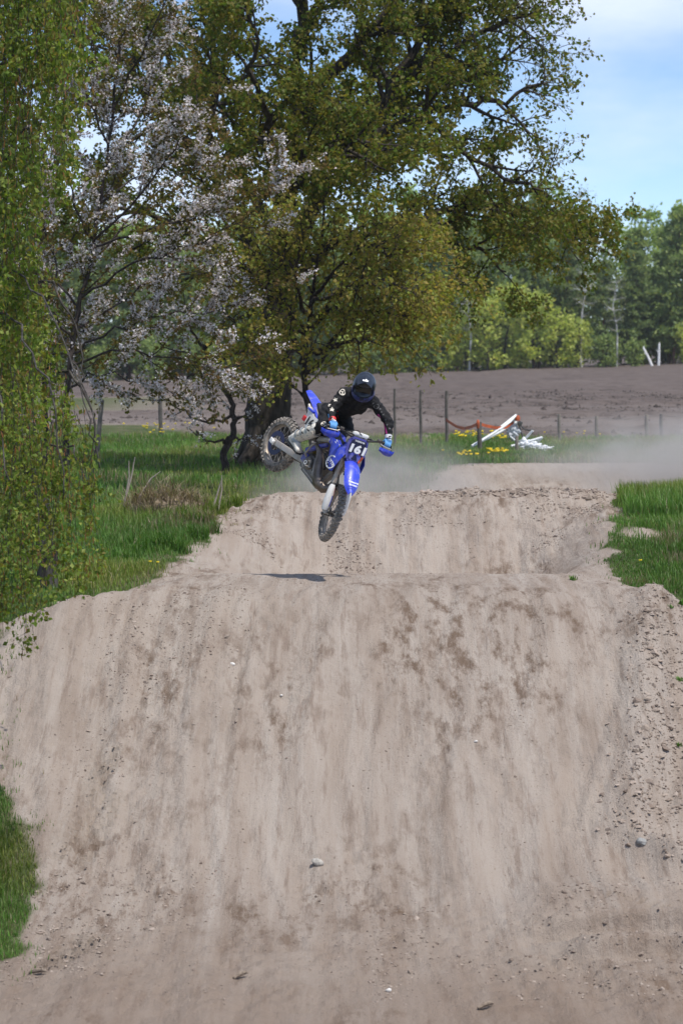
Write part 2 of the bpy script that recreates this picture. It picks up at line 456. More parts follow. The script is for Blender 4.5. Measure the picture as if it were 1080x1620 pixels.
def ground_material():
    m = bpy.data.materials.new('soil_and_turf'); m.use_nodes = True
    nt = m.node_tree; N = nt.nodes; L = nt.links
    b = N['Principled BSDF']; b.inputs['Roughness'].default_value = .95; b.inputs['Specular IOR Level'].default_value = .15
    geo = N.new('ShaderNodeNewGeometry'); at = N.new('ShaderNodeAttribute'); at.attribute_name = 'Col'
    sep = N.new('ShaderNodeSeparateColor'); L.new(at.outputs['Color'], sep.inputs[0])
    def noise(scale, stretch=(1, 1, 1), detail=5, rough=.55, loc=(0, 0, 0)):
        mp = N.new('ShaderNodeMapping'); mp.inputs['Scale'].default_value = stretch; mp.inputs['Location'].default_value = loc
        L.new(geo.outputs['Position'], mp.inputs['Vector'])
        n = N.new('ShaderNodeTexNoise'); n.inputs['Scale'].default_value = scale; n.inputs['Detail'].default_value = detail
        n.inputs['Roughness'].default_value = rough
        L.new(mp.outputs[0], n.inputs['Vector']); return n.outputs['Fac']
    def ramp(f, stops):
        r = N.new('ShaderNodeValToRGB'); e = r.color_ramp.elements
        while len(e) < len(stops): e.new(.5)
        for i, (p, c) in enumerate(stops): e[i].position = p; e[i].color = (*c, 1) if isinstance(c, tuple) else (c, c, c, 1)
        L.new(f, r.inputs['Fac']); return r.outputs['Color']
    def mix(f, a, c, mode='MIX'):
        x = N.new('ShaderNodeMix'); x.data_type = 'RGBA'; x.blend_type = mode
        if isinstance(f, float): x.inputs[0].default_value = f
        else: L.new(f, x.inputs[0])
        for k, q in ((6, a), (7, c)):
            if isinstance(q, tuple): x.inputs[k].default_value = (*q, 1)
            else: L.new(q, x.inputs[k])
        return x.outputs[2]
    # dry sandy soil, with damp brown scuffs drawn out along the line of travel
    base = ramp(noise(.9, (1, .5, 1), 6), [(.3, (.305, .243, .196)), (.55, (.380, .312, .258)), (.75, (.428, .365, .308))])
    streak = ramp(noise(1.0, (5.5, .36, .36), 6, .66), [(.40, 0.0), (.70, .9)])
    base = mix(streak, base, (.450, .392, .340))
    gr = ramp(noise(4.2, (1.3, .45, .45), 8, .74, (3, 1, 0)), [(.49, 0.0), (.62, .9)])
    patch = ramp(noise(.42, (1.2, .6, .6), 3, .5, (7.3, 2.2, 0)), [(.45, 0.0), (.58, 1.0)])
    dm_ = mix(1.0, gr, patch, 'MULTIPLY')
    base = mix(dm_, base, (.155, .104, .071))
    gr2 = ramp(noise(2.2, (4.2, .55, .55), 7, .70, (1, 5, 0)), [(.54, 0.0), (.66, .7)])
    base = mix(gr2, base, (.245, .185, .145))
    speck = ramp(noise(26, (1, .8, .8), 6, .8), [(.60, 0.0), (.72, .75)])
    base = mix(speck, base, (.17, .135, .11))
    pale = ramp(noise(70, (1, 1, 1), 2, .5, (5, 5, 5)), [(.70, 0.0), (.76, .55)])
    base = mix(pale, base, (.62, .57, .52))
    # the hollow at the foot holds damper, browner soil
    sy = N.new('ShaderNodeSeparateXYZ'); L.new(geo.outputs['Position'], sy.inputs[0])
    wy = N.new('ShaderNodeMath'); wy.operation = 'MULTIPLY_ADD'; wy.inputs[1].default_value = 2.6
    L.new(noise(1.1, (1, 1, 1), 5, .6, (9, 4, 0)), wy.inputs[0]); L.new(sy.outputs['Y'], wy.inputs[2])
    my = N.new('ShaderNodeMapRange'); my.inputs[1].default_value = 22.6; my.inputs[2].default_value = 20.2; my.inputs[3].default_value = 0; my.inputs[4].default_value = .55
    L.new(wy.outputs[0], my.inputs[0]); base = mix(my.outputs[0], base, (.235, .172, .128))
    # turf soil between the blades
    turf = ramp(noise(1.2, (1, 1, 1), 6, .6), [(.32, (.050, .062, .022)), (.50, (.075, .095, .032)), (.64, (.125, .115, .062)), (.76, (.200, .165, .110))])
    # ploughed soil, grey brown, pale dusty wheel strip near its edge
    pl = ramp(noise(.22, (.35, 1.6, 1), 8, .65), [(.28, (.098, .076, .066)), (.5, (.132, .105, .092)), (.72, (.172, .140, .124))])
    pl2 = ramp(noise(1.3, (.7, 1.0, 1), 6, .75), [(.48, 0.0), (.62, .9)])
    pl = mix(pl2, pl, (.062, .048, .042))
    sx = N.new('ShaderNodeSeparateXYZ'); L.new(geo.outputs['Position'], sx.inputs[0])
    wv = N.new('ShaderNodeMath'); wv.operation = 'MULTIPLY_ADD'; wv.inputs[1].default_value = 26.0
    L.new(noise(.10, (1, .6, 1), 4), wv.inputs[0]); L.new(sx.outputs['Y'], wv.inputs[2])
    mr = N.new('ShaderNodeMapRange'); mr.inputs[1].default_value = 80; mr.inputs[2].default_value = 140; L.new(wv.outputs[0], mr.inputs[0])
    strip = ramp(mr.outputs[0], [(.0, 0.0), (.10, 0.0), (.20, .75), (.36, .65), (.50, .1), (.62, .45), (.74, 0.0)])
    pl = mix(strip, pl, (.200, .170, .155))
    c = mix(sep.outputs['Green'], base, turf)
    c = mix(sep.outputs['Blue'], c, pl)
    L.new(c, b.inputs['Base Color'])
    h1 = noise(22, (1, .8, .8), 9, .78); h2 = noise(3.2, (3, .4, .4), 5, .6)
    ad = N.new('ShaderNodeMath'); ad.operation = 'ADD'; L.new(h1, ad.inputs[0]); L.new(h2, ad.inputs[1])
    bp = N.new('ShaderNodeBump'); bp.inputs['Strength'].default_value = .8; bp.inputs['Distance'].default_value = .06
    L.new(ad.outputs[0], bp.inputs['Height']); L.new(bp.outputs[0], b.inputs['Normal'])
    return m
M_GROUND = ground_material()

def zone_object(name, k):
    q = quads[qz == k]
    used, inv = np.unique(q, return_inverse=True)
    me = np_mesh(name, V[used], inv.reshape(q.shape), smooth=True, cols=attr[used])
    return tag(link(name, me, M_GROUND), kind='structure')
zone_object('dirt_track', 0)
zone_object('ground', 1)
zone_object('ploughed_field', 2)
# ------------------------------------------------------------------ trees
def rot_about(v, axis, ang):
    return Quaternion(axis, ang) @ v

class Tree:
    def __init__(s, seed):
        s.r = random.Random(seed); s.np = np.random.RandomState(seed)
        s.br = []            # (points, radii, level)
    def limb(s, pts, r0, r1, level=0, sub=4, jit=.06):
        """smooth given way-points into a limb"""
        P = [Vector(p) for p in pts]; out = []
        for i in range(len(P) - 1):
            p0 = P[max(i - 1, 0)]; p1 = P[i]; p2 = P[i + 1]; p3 = P[min(i + 2, len(P) - 1)]
            for k in range(sub):
                t = k / sub
                q = .5 * ((2 * p1) + (p2 - p0) * t + (2 * p0 - 5 * p1 + 4 * p2 - p3) * t * t + (3 * p1 - p0 - 3 * p2 + p3) * t ** 3)
                if 0 < i * sub + k: q = q + Vector((s.r.gauss(0, jit), s.r.gauss(0, jit), s.r.gauss(0, jit)))
                out.append(q)
        out.append(P[-1]); n = len(out)
        rad = [r0 + (r1 - r0) * (i / (n - 1)) ** .8 for i in range(n)]
        s.br.append((out, rad, level)); return out, rad
    def shoot(s, p, d, L, r0, level, n=5, wander=.18, pull=Vector((0, 0, .0))):
        pts = [p.copy()]; d = d.normalized(); st = L / n
        for i in range(n):
            d = (d + Vector((s.r.gauss(0, wander), s.r.gauss(0, wander), s.r.gauss(0, wander))) + pull).normalized()
            pts.append(pts[-1] + d * st)
        rad = [r0 * (1 - .75 * i / n) for i in range(n + 1)]
        s.br.append((pts, rad, level)); return pts, rad
    def ramify(s, pts, rad, level, spec):
        """spec: list per level of dict(n, L, ang, t0, n_seg, wander, pull)"""
        if not spec: return
        c = spec[0]; m = len(pts) - 1
        num = c['n'] if not isinstance(c['n'], tuple) else s.r.randint(*c['n'])
        Ltot = sum((pts[i + 1] - pts[i]).length for i in range(m))
        if c.get('per_m'): num = max(1, int(round(c['per_m'] * Ltot)))
        az = s.r.uniform(0, 6.28)
        for k in range(num):
            t = c['t0'] + (1 - c['t0']) * (k + s.r.uniform(.1, .9)) / num
            f = t * m; i = min(int(f), m - 1); q = pts[i].lerp(pts[i + 1], f - i)
            d = (pts[i + 1] - pts[i]).normalized()
            az += 2.4 + s.r.uniform(-.5, .5)
            ax = d.orthogonal().normalized(); ax = rot_about(ax, d, az)
            nd = rot_about(d, ax, s.r.uniform(*c['ang']))
            L = s.r.uniform(*c['L']) * (1 - .35 * t)
            r0 = min(rad[min(i, len(rad) - 1)] * .7, c.get('rmax', 1))
            p2, r2 = s.shoot(q, nd, L, r0, level, c.get('seg', 4), c.get('wander', .16), Vector((0, 0, c.get('pull', 0))))
            s.ramify(p2, r2, level + 1, spec[1:])
    def wood(s, sides=(10, 7, 5, 4, 3, 3), min_r=.0):
        Vs = []; Fs = []; o = 0
        for pts, rad, lv in s.br:
            n = sides[min(lv, len(sides) - 1)]
            P = np.array([tuple(p) for p in pts]); m = len(P)
            T = np.gradient(P, axis=0); T /= np.linalg.norm(T, axis=1)[:, None] + 1e-9
            ref = np.array([0, 0, 1.0]) if abs(T[0, 2]) < .9 else np.array([1.0, 0, 0])
            A = np.cross(T, ref); A /= np.linalg.norm(A, axis=1)[:, None] + 1e-9
            B = np.cross(T, A)
            w = np.arange(n) * 2 * math.pi / n
            rr = np.maximum(np.array(rad), min_r)[:, None, None]
            ring = P[:, None, :] + rr * (A[:, None, :] * np.cos(w)[None, :, None] + B[:, None, :] * np.sin(w)[None, :, None])
            Vs.append(ring.reshape(-1, 3))
            i = np.arange(m - 1)[:, None] * n; k = np.arange(n)[None, :]; k2 = (k + 1) % n
            Fs.append((np.stack([i + k, i + k2, i + n + k2, i + n + k], axis=-1) + o).reshape(-1, 4)); o += m * n
        return np.concatenate(Vs), np.concatenate(Fs)
    def tips(s, levels, per_m, spread=.03, keep=None):
        """points along the twigs of the given levels, with their directions"""
        P = []; D = []
        for pts, rad, lv in s.br:
            if lv not in levels: continue
            for i in range(len(pts) - 1):
                a, b = pts[i], pts[i + 1]; L = (b - a).length
                n = s.np.poisson(per_m * L)
                for _ in range(n):
                    P.append(a.lerp(b, s.r.random())); D.append((b - a) / max(L, 1e-6))
        P = np.array([tuple(p) for p in P]); D = np.array([tuple(p) for p in D])
        P = P + s.np.normal(0, spread, P.shape)
        return P, D

def leaf_cloud(rs, P, D, size, aspect=.6, palette=None, droop=.3, out=.7, fold=.18, jitter=.35, cvar=.2):
    """one pointed four-cornered folded blade for each point: vertices, triangles, colours"""
    n = len(P)
    d = D * out + rs.normal(0, .6, (n, 3)); d[:, 2] -= droop
    d /= np.linalg.norm(d, axis=1)[:, None] + 1e-9
    a = np.cross(d, rs.normal(0, 1, (n, 3))); a /= np.linalg.norm(a, axis=1)[:, None] + 1e-9
    nn = np.cross(d, a)
    L = size * (1 + jitter * rs.uniform(-1, 1, n))[:, None]; W = L * aspect * .5
    base = P; tip = P + d * L; mid = P + d * L * .48 - nn * L * fold * .3
    V = np.stack([base, mid + a * W + nn * L * fold, tip, mid - a * W + nn * L * fold], axis=1).reshape(-1, 3)
    i = np.arange(n)[:, None] * 4
    F = np.concatenate([i + [0, 1, 2], i + [0, 2, 3]])
    pal = np.array(palette); pick = rs.randint(0, len(pal), n)
    C = pal[pick] * (1 + cvar * rs.uniform(-1, 1, (n, 1)))
    return V, F, np.repeat(C, 4, axis=0)

def join_clouds(cl):
    o = 0; V = []; F = []; C = []
    for v, f, c in cl:
        V.append(v); F.append(f + o); C.append(c); o += len(v)
    return np.concatenate(V), np.concatenate(F), np.concatenate(C)

M_BARK_DARK = bark_mat('dark_furrowed_bark', (.020, .016, .012), (.075, .062, .050), 5, 3)
M_BARK_CHERRY = bark_mat('cherry_bark', (.022, .016, .014), (.085, .068, .060), 9, 2)
M_BARK_PINE = bark_mat('pine_bark', (.10, .05, .03), (.26, .14, .085), 2, 3)
M_BARK_BIRCH = bark_mat('birch_bark', (.20, .19, .17), (.80, .79, .76), .9, .5)
M_BARK_BIRCH_OLD = bark_mat('old_birch_bark', (.018, .016, .014), (.10, .09, .08), 3, 3)
M_LEAF = leaf_mat('spring_leaf', .50)
M_PETAL = leaf_mat('cherry_petal', .35, .7, (1, 1, 1))
M_NEEDLE = leaf_mat('needle_foliage', .46, .7, (1, 1, .7))
M_CATKIN = leaf_mat('catkin', .15, .8, (1, .9, .6))

def finish_tree(name, loc, label, group, t, wood_mat, leaf_sets, sides=(10, 7, 5, 4, 3, 3), min_r=0.0):
    root = empty(name, loc); tag(root, label, 'tree', group)
    L = np.array(tuple(loc))
    v, f = t.wood(sides, min_r)
    link('trunk', np_mesh('trunk', v - L, f, smooth=True), wood_mat, root)
    for (pn, cl, m) in leaf_sets:
        v, f, c = cl
        link(pn, np_mesh(pn, v - L, f, cols=c), m, root)
    return root

def clear_of(cl, centre, rad):
    """drop blades that would cut into something standing at centre"""
    v, f, c = cl; n = len(v) // 4
    p = v.reshape(n, 4, 3)[:, 0]; k = np.linalg.norm(p - np.array(centre), axis=1) > rad
    v = v.reshape(n, 4, 3)[k].reshape(-1, 3); c = c.reshape(n, 4, 3)[k].reshape(-1, 3); m = int(k.sum())
    i = np.arange(m)[:, None] * 4
    return v, np.concatenate([i + [0, 1, 2], i + [0, 2, 3]]), c

OLIVE = [(a * 1.58, b * 1.70, c * 1.45) for a, b, c in [(.105, .098, .016), (.090, .100, .016), (.125, .105, .020), (.075, .105, .014), (.120, .096, .020), (.062, .088, .013)]]
GOLD = [(a * 1.9, b * 2.3, c * 2.0) for a, b, c in [(.160, .125, .028), (.135, .125, .024), (.185, .120, .034), (.120, .120, .020), (.150, .105, .035)]]

# --- the big old maple behind the jump
D0 = 52.0
def big_tree():
    t = Tree(11); g = float(H(un(428, 745, D0).x, D0))
    b = un(428, 745, D0); b.z = g - .15
    U = lambda px, py, dd=0: un(px, py, D0 + dd)
    trunk, tr = t.limb([b, U(424, 690), U(428, 600), U(440, 500), U(452, 400, .2)], .60, .34, 0, 5, .02)
    for k in range(7):   # root flare
        a = k * .9 + .3; q = b + Vector((math.cos(a) * .95, math.sin(a) * .95, .0)); q.z = float(H(q.x, q.y)) - .08
        t.limb([b + Vector((math.cos(a) * .2, math.sin(a) * .2, 1.1)), b + Vector((math.cos(a) * .55, math.sin(a) * .55, .42)), q], .30, .10, 1, 3, .01)
    limbs = []
    A = limbs.append
    A((t.limb([U(452, 400, .2), U(462, 300, .4), U(470, 180, .2), U(478, 40), U(488, -120), U(495, -260)], .31, .06, 1, 4)))
    A((t.limb([U(436, 500), U(400, 390, -.6), U(348, 300, -1), U(330, 215, -1.2), U(345, 130, -1), U(325, 20, -1), U(300, -120, -1)], .20, .035, 1, 4)))
    A((t.limb([U(446, 430), U(500, 330, -.5), U(556, 228, -.8), U(610, 150, -1.0), U(660, 70, -.8), U(705, -30, -.6), U(730, -150)], .20, .035, 1, 4)))
    A((t.limb([U(556, 228, -.8), U(640, 190, -1.4), U(730, 165, -1.8), U(800, 160, -2), U(862, 120, -2)], .14, .02, 1, 4)))
    A((t.limb([U(470, 260), U(540, 215, 1.2), U(640, 175, 2.2), U(760, 110, 2.8), U(850, 60, 3)], .12, .022, 1, 4)))
    A((t.limb([U(450, 440), U(540, 380, 1), U(640, 352, 1.6), U(720, 328, 1.8), U(800, 322, 1.6), U(862, 345, 1.4), U(905, 385, 1.2)], .15, .022, 1, 4)))
    A((t.limb([U(640, 352, 1.6), U(700, 380, 2.3), U(760, 400, 2.6), U(800, 430, 2.6)], .09, .02, 1, 4)))
    A((t.limb([U(440, 470), U(370, 420, 1.2), U(290, 360, 2), U(210, 330, 2.4), U(140, 340, 2.6)], .15, .022, 1, 4)))
    A((t.limb([U(446, 420), U(380, 260, 2), U(300, 160, 3), U(220, 80, 3.4), U(150, 30, 3.5)], .15, .022, 1, 4)))
    A((t.limb([U(340, 250, -1), U(270, 200, -2), U(210, 120, -2.5), U(180, 20, -2.6)], .14, .03, 1, 4)))
    A((t.limb([U(450, 380), U(470, 300, -2), U(520, 250, -3.4), U(560, 220, -4.6), U(600, 240, -5.4)], .13, .022, 1, 4)))
    A((t.limb([U(450, 360), U(440, 280, -1.6), U(420, 180, -3.0), U(400, 90, -4), U(390, 0, -4.6)], .13, .022, 1, 4)))
    A((t.limb([U(455, 380, .4), U(500, 300, 2.4), U(560, 200, 4), U(600, 90, 5), U(640, 0, 5.5)], .13, .022, 1, 4)))
    A((t.limb([U(470, 180), U(560, 80, -.6), U(640, -10, -1), U(760, -50, -1.2), U(850, -10, -1.4)], .16, .03, 1, 4)))
    A((t.limb([U(620, 140, -1), U(700, 90, -1.2), U(780, 40, -1.5), U(840, 20, -1.6)], .11, .02, 1, 4)))
    A((t.limb([U(660, 180, -1.5), U(720, 230, -2.0), U(780, 270, -2.2), U(850, 300, -2.2), U(890, 330, -2.2)], .08, .015, 1, 4)))
    spec = [dict(n=7, per_m=2.7, L=(1.0, 2.3), ang=(.5, 1.15), t0=.22, seg=5, wander=.14, pull=.03, rmax=.06),
            dict(n=(4, 6), L=(.5, 1.05), ang=(.4, 1.0), t0=.25, seg=4, wander=.16, pull=.0, rmax=.022),
            dict(n=(3, 5), L=(.22, .5), ang=(.4, 1.0), t0=.25, seg=3, wander=.2, pull=-.02, rmax=.009)]
    for p, r_ in limbs: t.ramify(p, r_, 2, spec)
    rs = t.np
    P, D = t.tips((4,), 52, .07)
    P3, D3 = t.tips((3,), 22, .085); P = np.concatenate([P, P3]); D = np.concatenate([D, D3])
    # the outermost fringe on the right is barely in leaf
    Xr = P[:, 0]; bare = (Xr > un(800, 200, D0).x) & (P[:, 2] > un(0, 300, D0).z)
    keep = ~(bare & (rs.rand(len(P)) < .72)); P = P[keep]; D = D[keep]
    print('maple leaves', len(P))
    cl = leaf_cloud(rs, P, D, .090, .78, OLIVE, .55, .4, .16)
    return finish_tree('maple_tree', b, 'huge old tree with thick dark trunk and olive spring leaves behind the rider', None, t, M_BARK_DARK, [('crown', cl, M_LEAF)], (16, 9, 5, 3, 3, 3))
big_tree()

# --- lower golden-leaved tree that fills in to the right of the trunk
def gold_tree():
    t = Tree(23); Dg = 49.5; b = un(500, 745, Dg); b.z = float(H(b.x, b.y)) - .05
    U = lambda px, py, dd=0: un(px, py, Dg + dd)
    limbs = []
    tp, trr = t.limb([b, U(490, 660), U(482, 590), U(490, 500), U(500, 420), U(515, 330), U(520, 270)], .085, .02, 0, 4, .02); limbs.append((tp, trr))
    for w in ([U(482, 590), U(540, 520, -.5), U(600, 470, -.8), U(660, 440, -1), U(715, 420, -1)], [U(490, 560), U(550, 540, .5), U(620, 530, .8), U(690, 510, 1)],
              [U(488, 520), U(550, 440, .4), U(610, 370, .6), U(650, 330, .7)], [U(486, 540), U(440, 470, -.6), U(400, 400, -.9), U(370, 340, -1)],
              [U(495, 470), U(560, 400, -1.4), U(620, 400, -2)],
              [U(500, 560), U(530, 545, -.8), U(570, 540, -1.2), U(620, 550, -1.4)], [U(500, 420), U(460, 360, .8), U(440, 300, 1)], [U(490, 500), U(580, 490, -1), U(650, 500, -1.4)],
              [U(505, 400), U(580, 350, -.6), U(640, 380, -.8)], [U(484, 560), U(440, 520, -.8), U(400, 500, -1.2), U(360, 500, -1.4)], [U(486, 530), U(450, 480, -1), U(420, 450, -1.4), U(390, 440, -1.6)], [U(490, 500), U(470, 440, -1.2), U(450, 390, -1.6), U(440, 350, -1.8)], [U(486, 570), U(460, 555, -1), U(430, 550, -1.4), U(395, 560, -1.6)], [U(492, 480), U(540, 460, -1.5), U(600, 440, -2), U(660, 470, -2.2)]):
        limbs.append(t.limb(w, .05, .012, 1, 4, .05))
    spec = [dict(n=7, per_m=4.0, L=(.6, 1.9), ang=(.4, 1.05), t0=.2, seg=4, wander=.15, pull=.05, rmax=.02),
            dict(n=(4, 6), L=(.3, .7), ang=(.4, .95), t0=.2, seg=3, wander=.16, pull=.05, rmax=.009),
            dict(n=(2, 3), L=(.15, .35), ang=(.4, .95), t0=.2, seg=2, wander=.2, pull=.0, rmax=.006)]
    for p, r_ in limbs: t.ramify(p, r_, 2, spec)
    P, D = t.tips((3, 4), 24, .09)
    print('gold leaves', len(P))
    cl = leaf_cloud(t.np, P, D, .095, .66, GOLD, .45, .5, .16)
    return finish_tree('young_cherry_tree', b, 'slender young tree with golden bronze leaves right of the thick trunk', None, t, M_BARK_CHERRY, [('crown', cl, M_LEAF)], (8, 6, 4, 3, 3))
gold_tree()

# --- white flowering cherries on the left
PETAL = [(.80, .75, .74), (.76, .71, .71), (.84, .80, .78), (.70, .63, .62), (.58, .50, .48)]
def cherry(seed, Dc, trunk_w, limbs_w, label, name='flowering_cherry_tree', r0=.11, fl=34, lf=16, spec=None, flsize=.042):
    t = Tree(seed)
    U = lambda px, py, dd=0: un(px, py, Dc + dd)
    W = [U(*w) for w in trunk_w]; W[0].z = float(H(W[0].x, W[0].y)) - .06
    limbs = [t.limb(W, r0, r0 * .35, 0, 4, .015)]
    for w in limbs_w: limbs.append(t.limb([U(*q) for q in w], r0 * .45, .007, 1, 4, .04))
    spec = spec or [dict(n=7, per_m=3.0, L=(.6, 1.4), ang=(.35, .95), t0=.25, seg=5, wander=.13, pull=.04, rmax=.016),
            dict(n=(4, 5), L=(.25, .65), ang=(.35, .9), t0=.15, seg=3, wander=.14, pull=.06, rmax=.007)]
    for p, r_ in limbs: t.ramify(p, r_, 2, spec)
    P, D = t.tips((2, 3), fl, .032)
    # flowers sit in bunches; some twigs are bare
    nz = vn3.fbm(P[:, 0] * 2.2 + P[:, 1] * 1.3, P[:, 2] * 2.2 + 3, 2); k = nz > .44
    P, D = P[k], D[k]
    c1 = leaf_cloud(t.np, P, D, flsize, .95, PETAL, .0, .0, .3)
    P2, D2 = t.tips((2, 3), lf, .04)
    c2 = leaf_cloud(t.np, P2, D2, .082, .58, [(.150, .118, .030), (.128, .122, .026), (.175, .110, .040), (.105, .115, .022)], .25, .6, .16)
    return finish_tree(name, W[0], label, 'flowering cherries left of the track', t, M_BARK_CHERRY, [('blossom', c1, M_PETAL), ('crown', c2, M_LEAF)], (8, 6, 4, 3, 3))
cherry(31, 42.5, [(105, 720), (104, 650), (112, 560), (130, 470), (150, 380), (165, 280), (180, 170), (190, 60)],
       [[(112, 560), (180, 520, -.4), (260, 500, -.8), (340, 490, -1), (440, 450, -1.2)], [(120, 520), (190, 480, .6), (260, 440, 1), (330, 420, 1.2)],
        [(130, 470), (210, 420, -.8), (300, 390, -1.3), (400, 340, -1.6), (445, 270, -1.7)], [(140, 420), (200, 350, .4), (270, 290, .6), (330, 250, .7)],
        [(150, 380), (220, 300, -1), (280, 230, -1.6), (310, 150, -2)], [(165, 280), (210, 200, .8), (250, 120, 1.2), (270, 40, 1.4)],
        [(150, 380), (110, 300, -.5), (90, 200, -.8), (100, 90, -1)], [(115, 540), (80, 480, -.6), (50, 420, -1), (20, 380, -1.2)],
        [(170, 240), (140, 150, -.6), (150, 50, -.9), (160, -60, -1)], [(125, 500), (90, 430, .8), (70, 350, 1.2), (60, 260, 1.4)],
        [(112, 570), (180, 560, -1), (260, 560, -1.6), (330, 580, -2), (400, 570, -2.2)], [(106, 620), (150, 590, -.6), (220, 600, -1), (280, 620, -1.2)],
        [(150, 390), (240, 360, -2), (320, 340, -2.6), (390, 300, -3)], [(180, 170), (240, 60, -.4), (280, -40, -.6)], [(160, 320), (230, 270, 1.6), (300, 200, 2)],
        [(108, 590), (60, 560, -1), (20, 540, -1.4)]],
       'large cherry tree covered in white blossom between the birch and the thick trunk', r0=.058, fl=115, lf=38)
cherry(37, 44.5, [(72, 735), (74, 680), (70, 610), (66, 520), (62, 430), (70, 330), (84, 230), (90, 100)],
       [[(66, 520), (20, 470), (-30, 430)], [(62, 430), (110, 380, .5), (160, 320, .8), (210, 260, 1)], [(70, 330), (30, 260), (0, 180)], [(84, 230), (130, 160, .6), (170, 90, 1), (200, 0, 1.2)],
        [(66, 560), (120, 520, 1), (180, 470, 1.6)], [(70, 610), (120, 590, .8), (170, 560, 1.3)]],
       'slim cherry tree with white blossom half hidden behind the hanging birch twigs', r0=.052, fl=100, lf=38)
cherry(41, 48.5, [(358, 748), (355, 715), (368, 690), (370, 655), (362, 628), (345, 604), (332, 580), (322, 545)],
       [[(366, 695), (340, 700, -.2), (310, 690, -.4), (296, 676, -.5)], [(368, 690), (378, 696, -.3), (396, 700, -.5)], [(370, 655), (340, 668, .2), (300, 660, .4), (262, 632, .5), (200, 628, .5)],
        [(364, 630), (380, 610, .2), (386, 600, .3)], [(345, 604), (318, 590, -.2), (280, 600, -.5), (240, 615, -.6)], [(335, 585), (370, 560, -.4), (400, 555, -.6)], [(330, 575), (290, 560, .3), (250, 540, .5)],
        [(325, 550), (350, 520, 0), (380, 490, 0)], [(325, 555), (300, 510, 0), (290, 460, 0)], [(369, 665), (390, 655, -.3), (400, 640, -.4)]],
       'small crooked cherry tree with thin bent trunk beside the thick trunk', 'small_cherry_tree', r0=.085, fl=60, lf=9,
       spec=[dict(n=4, per_m=2.2, L=(.3, .7), ang=(.35, .95), t0=.3, seg=4, wander=.14, pull=.03, rmax=.012), dict(n=(2, 3), L=(.15, .35), ang=(.35, .9), t0=.2, seg=3, wander=.14, pull=.02, rmax=.005)])

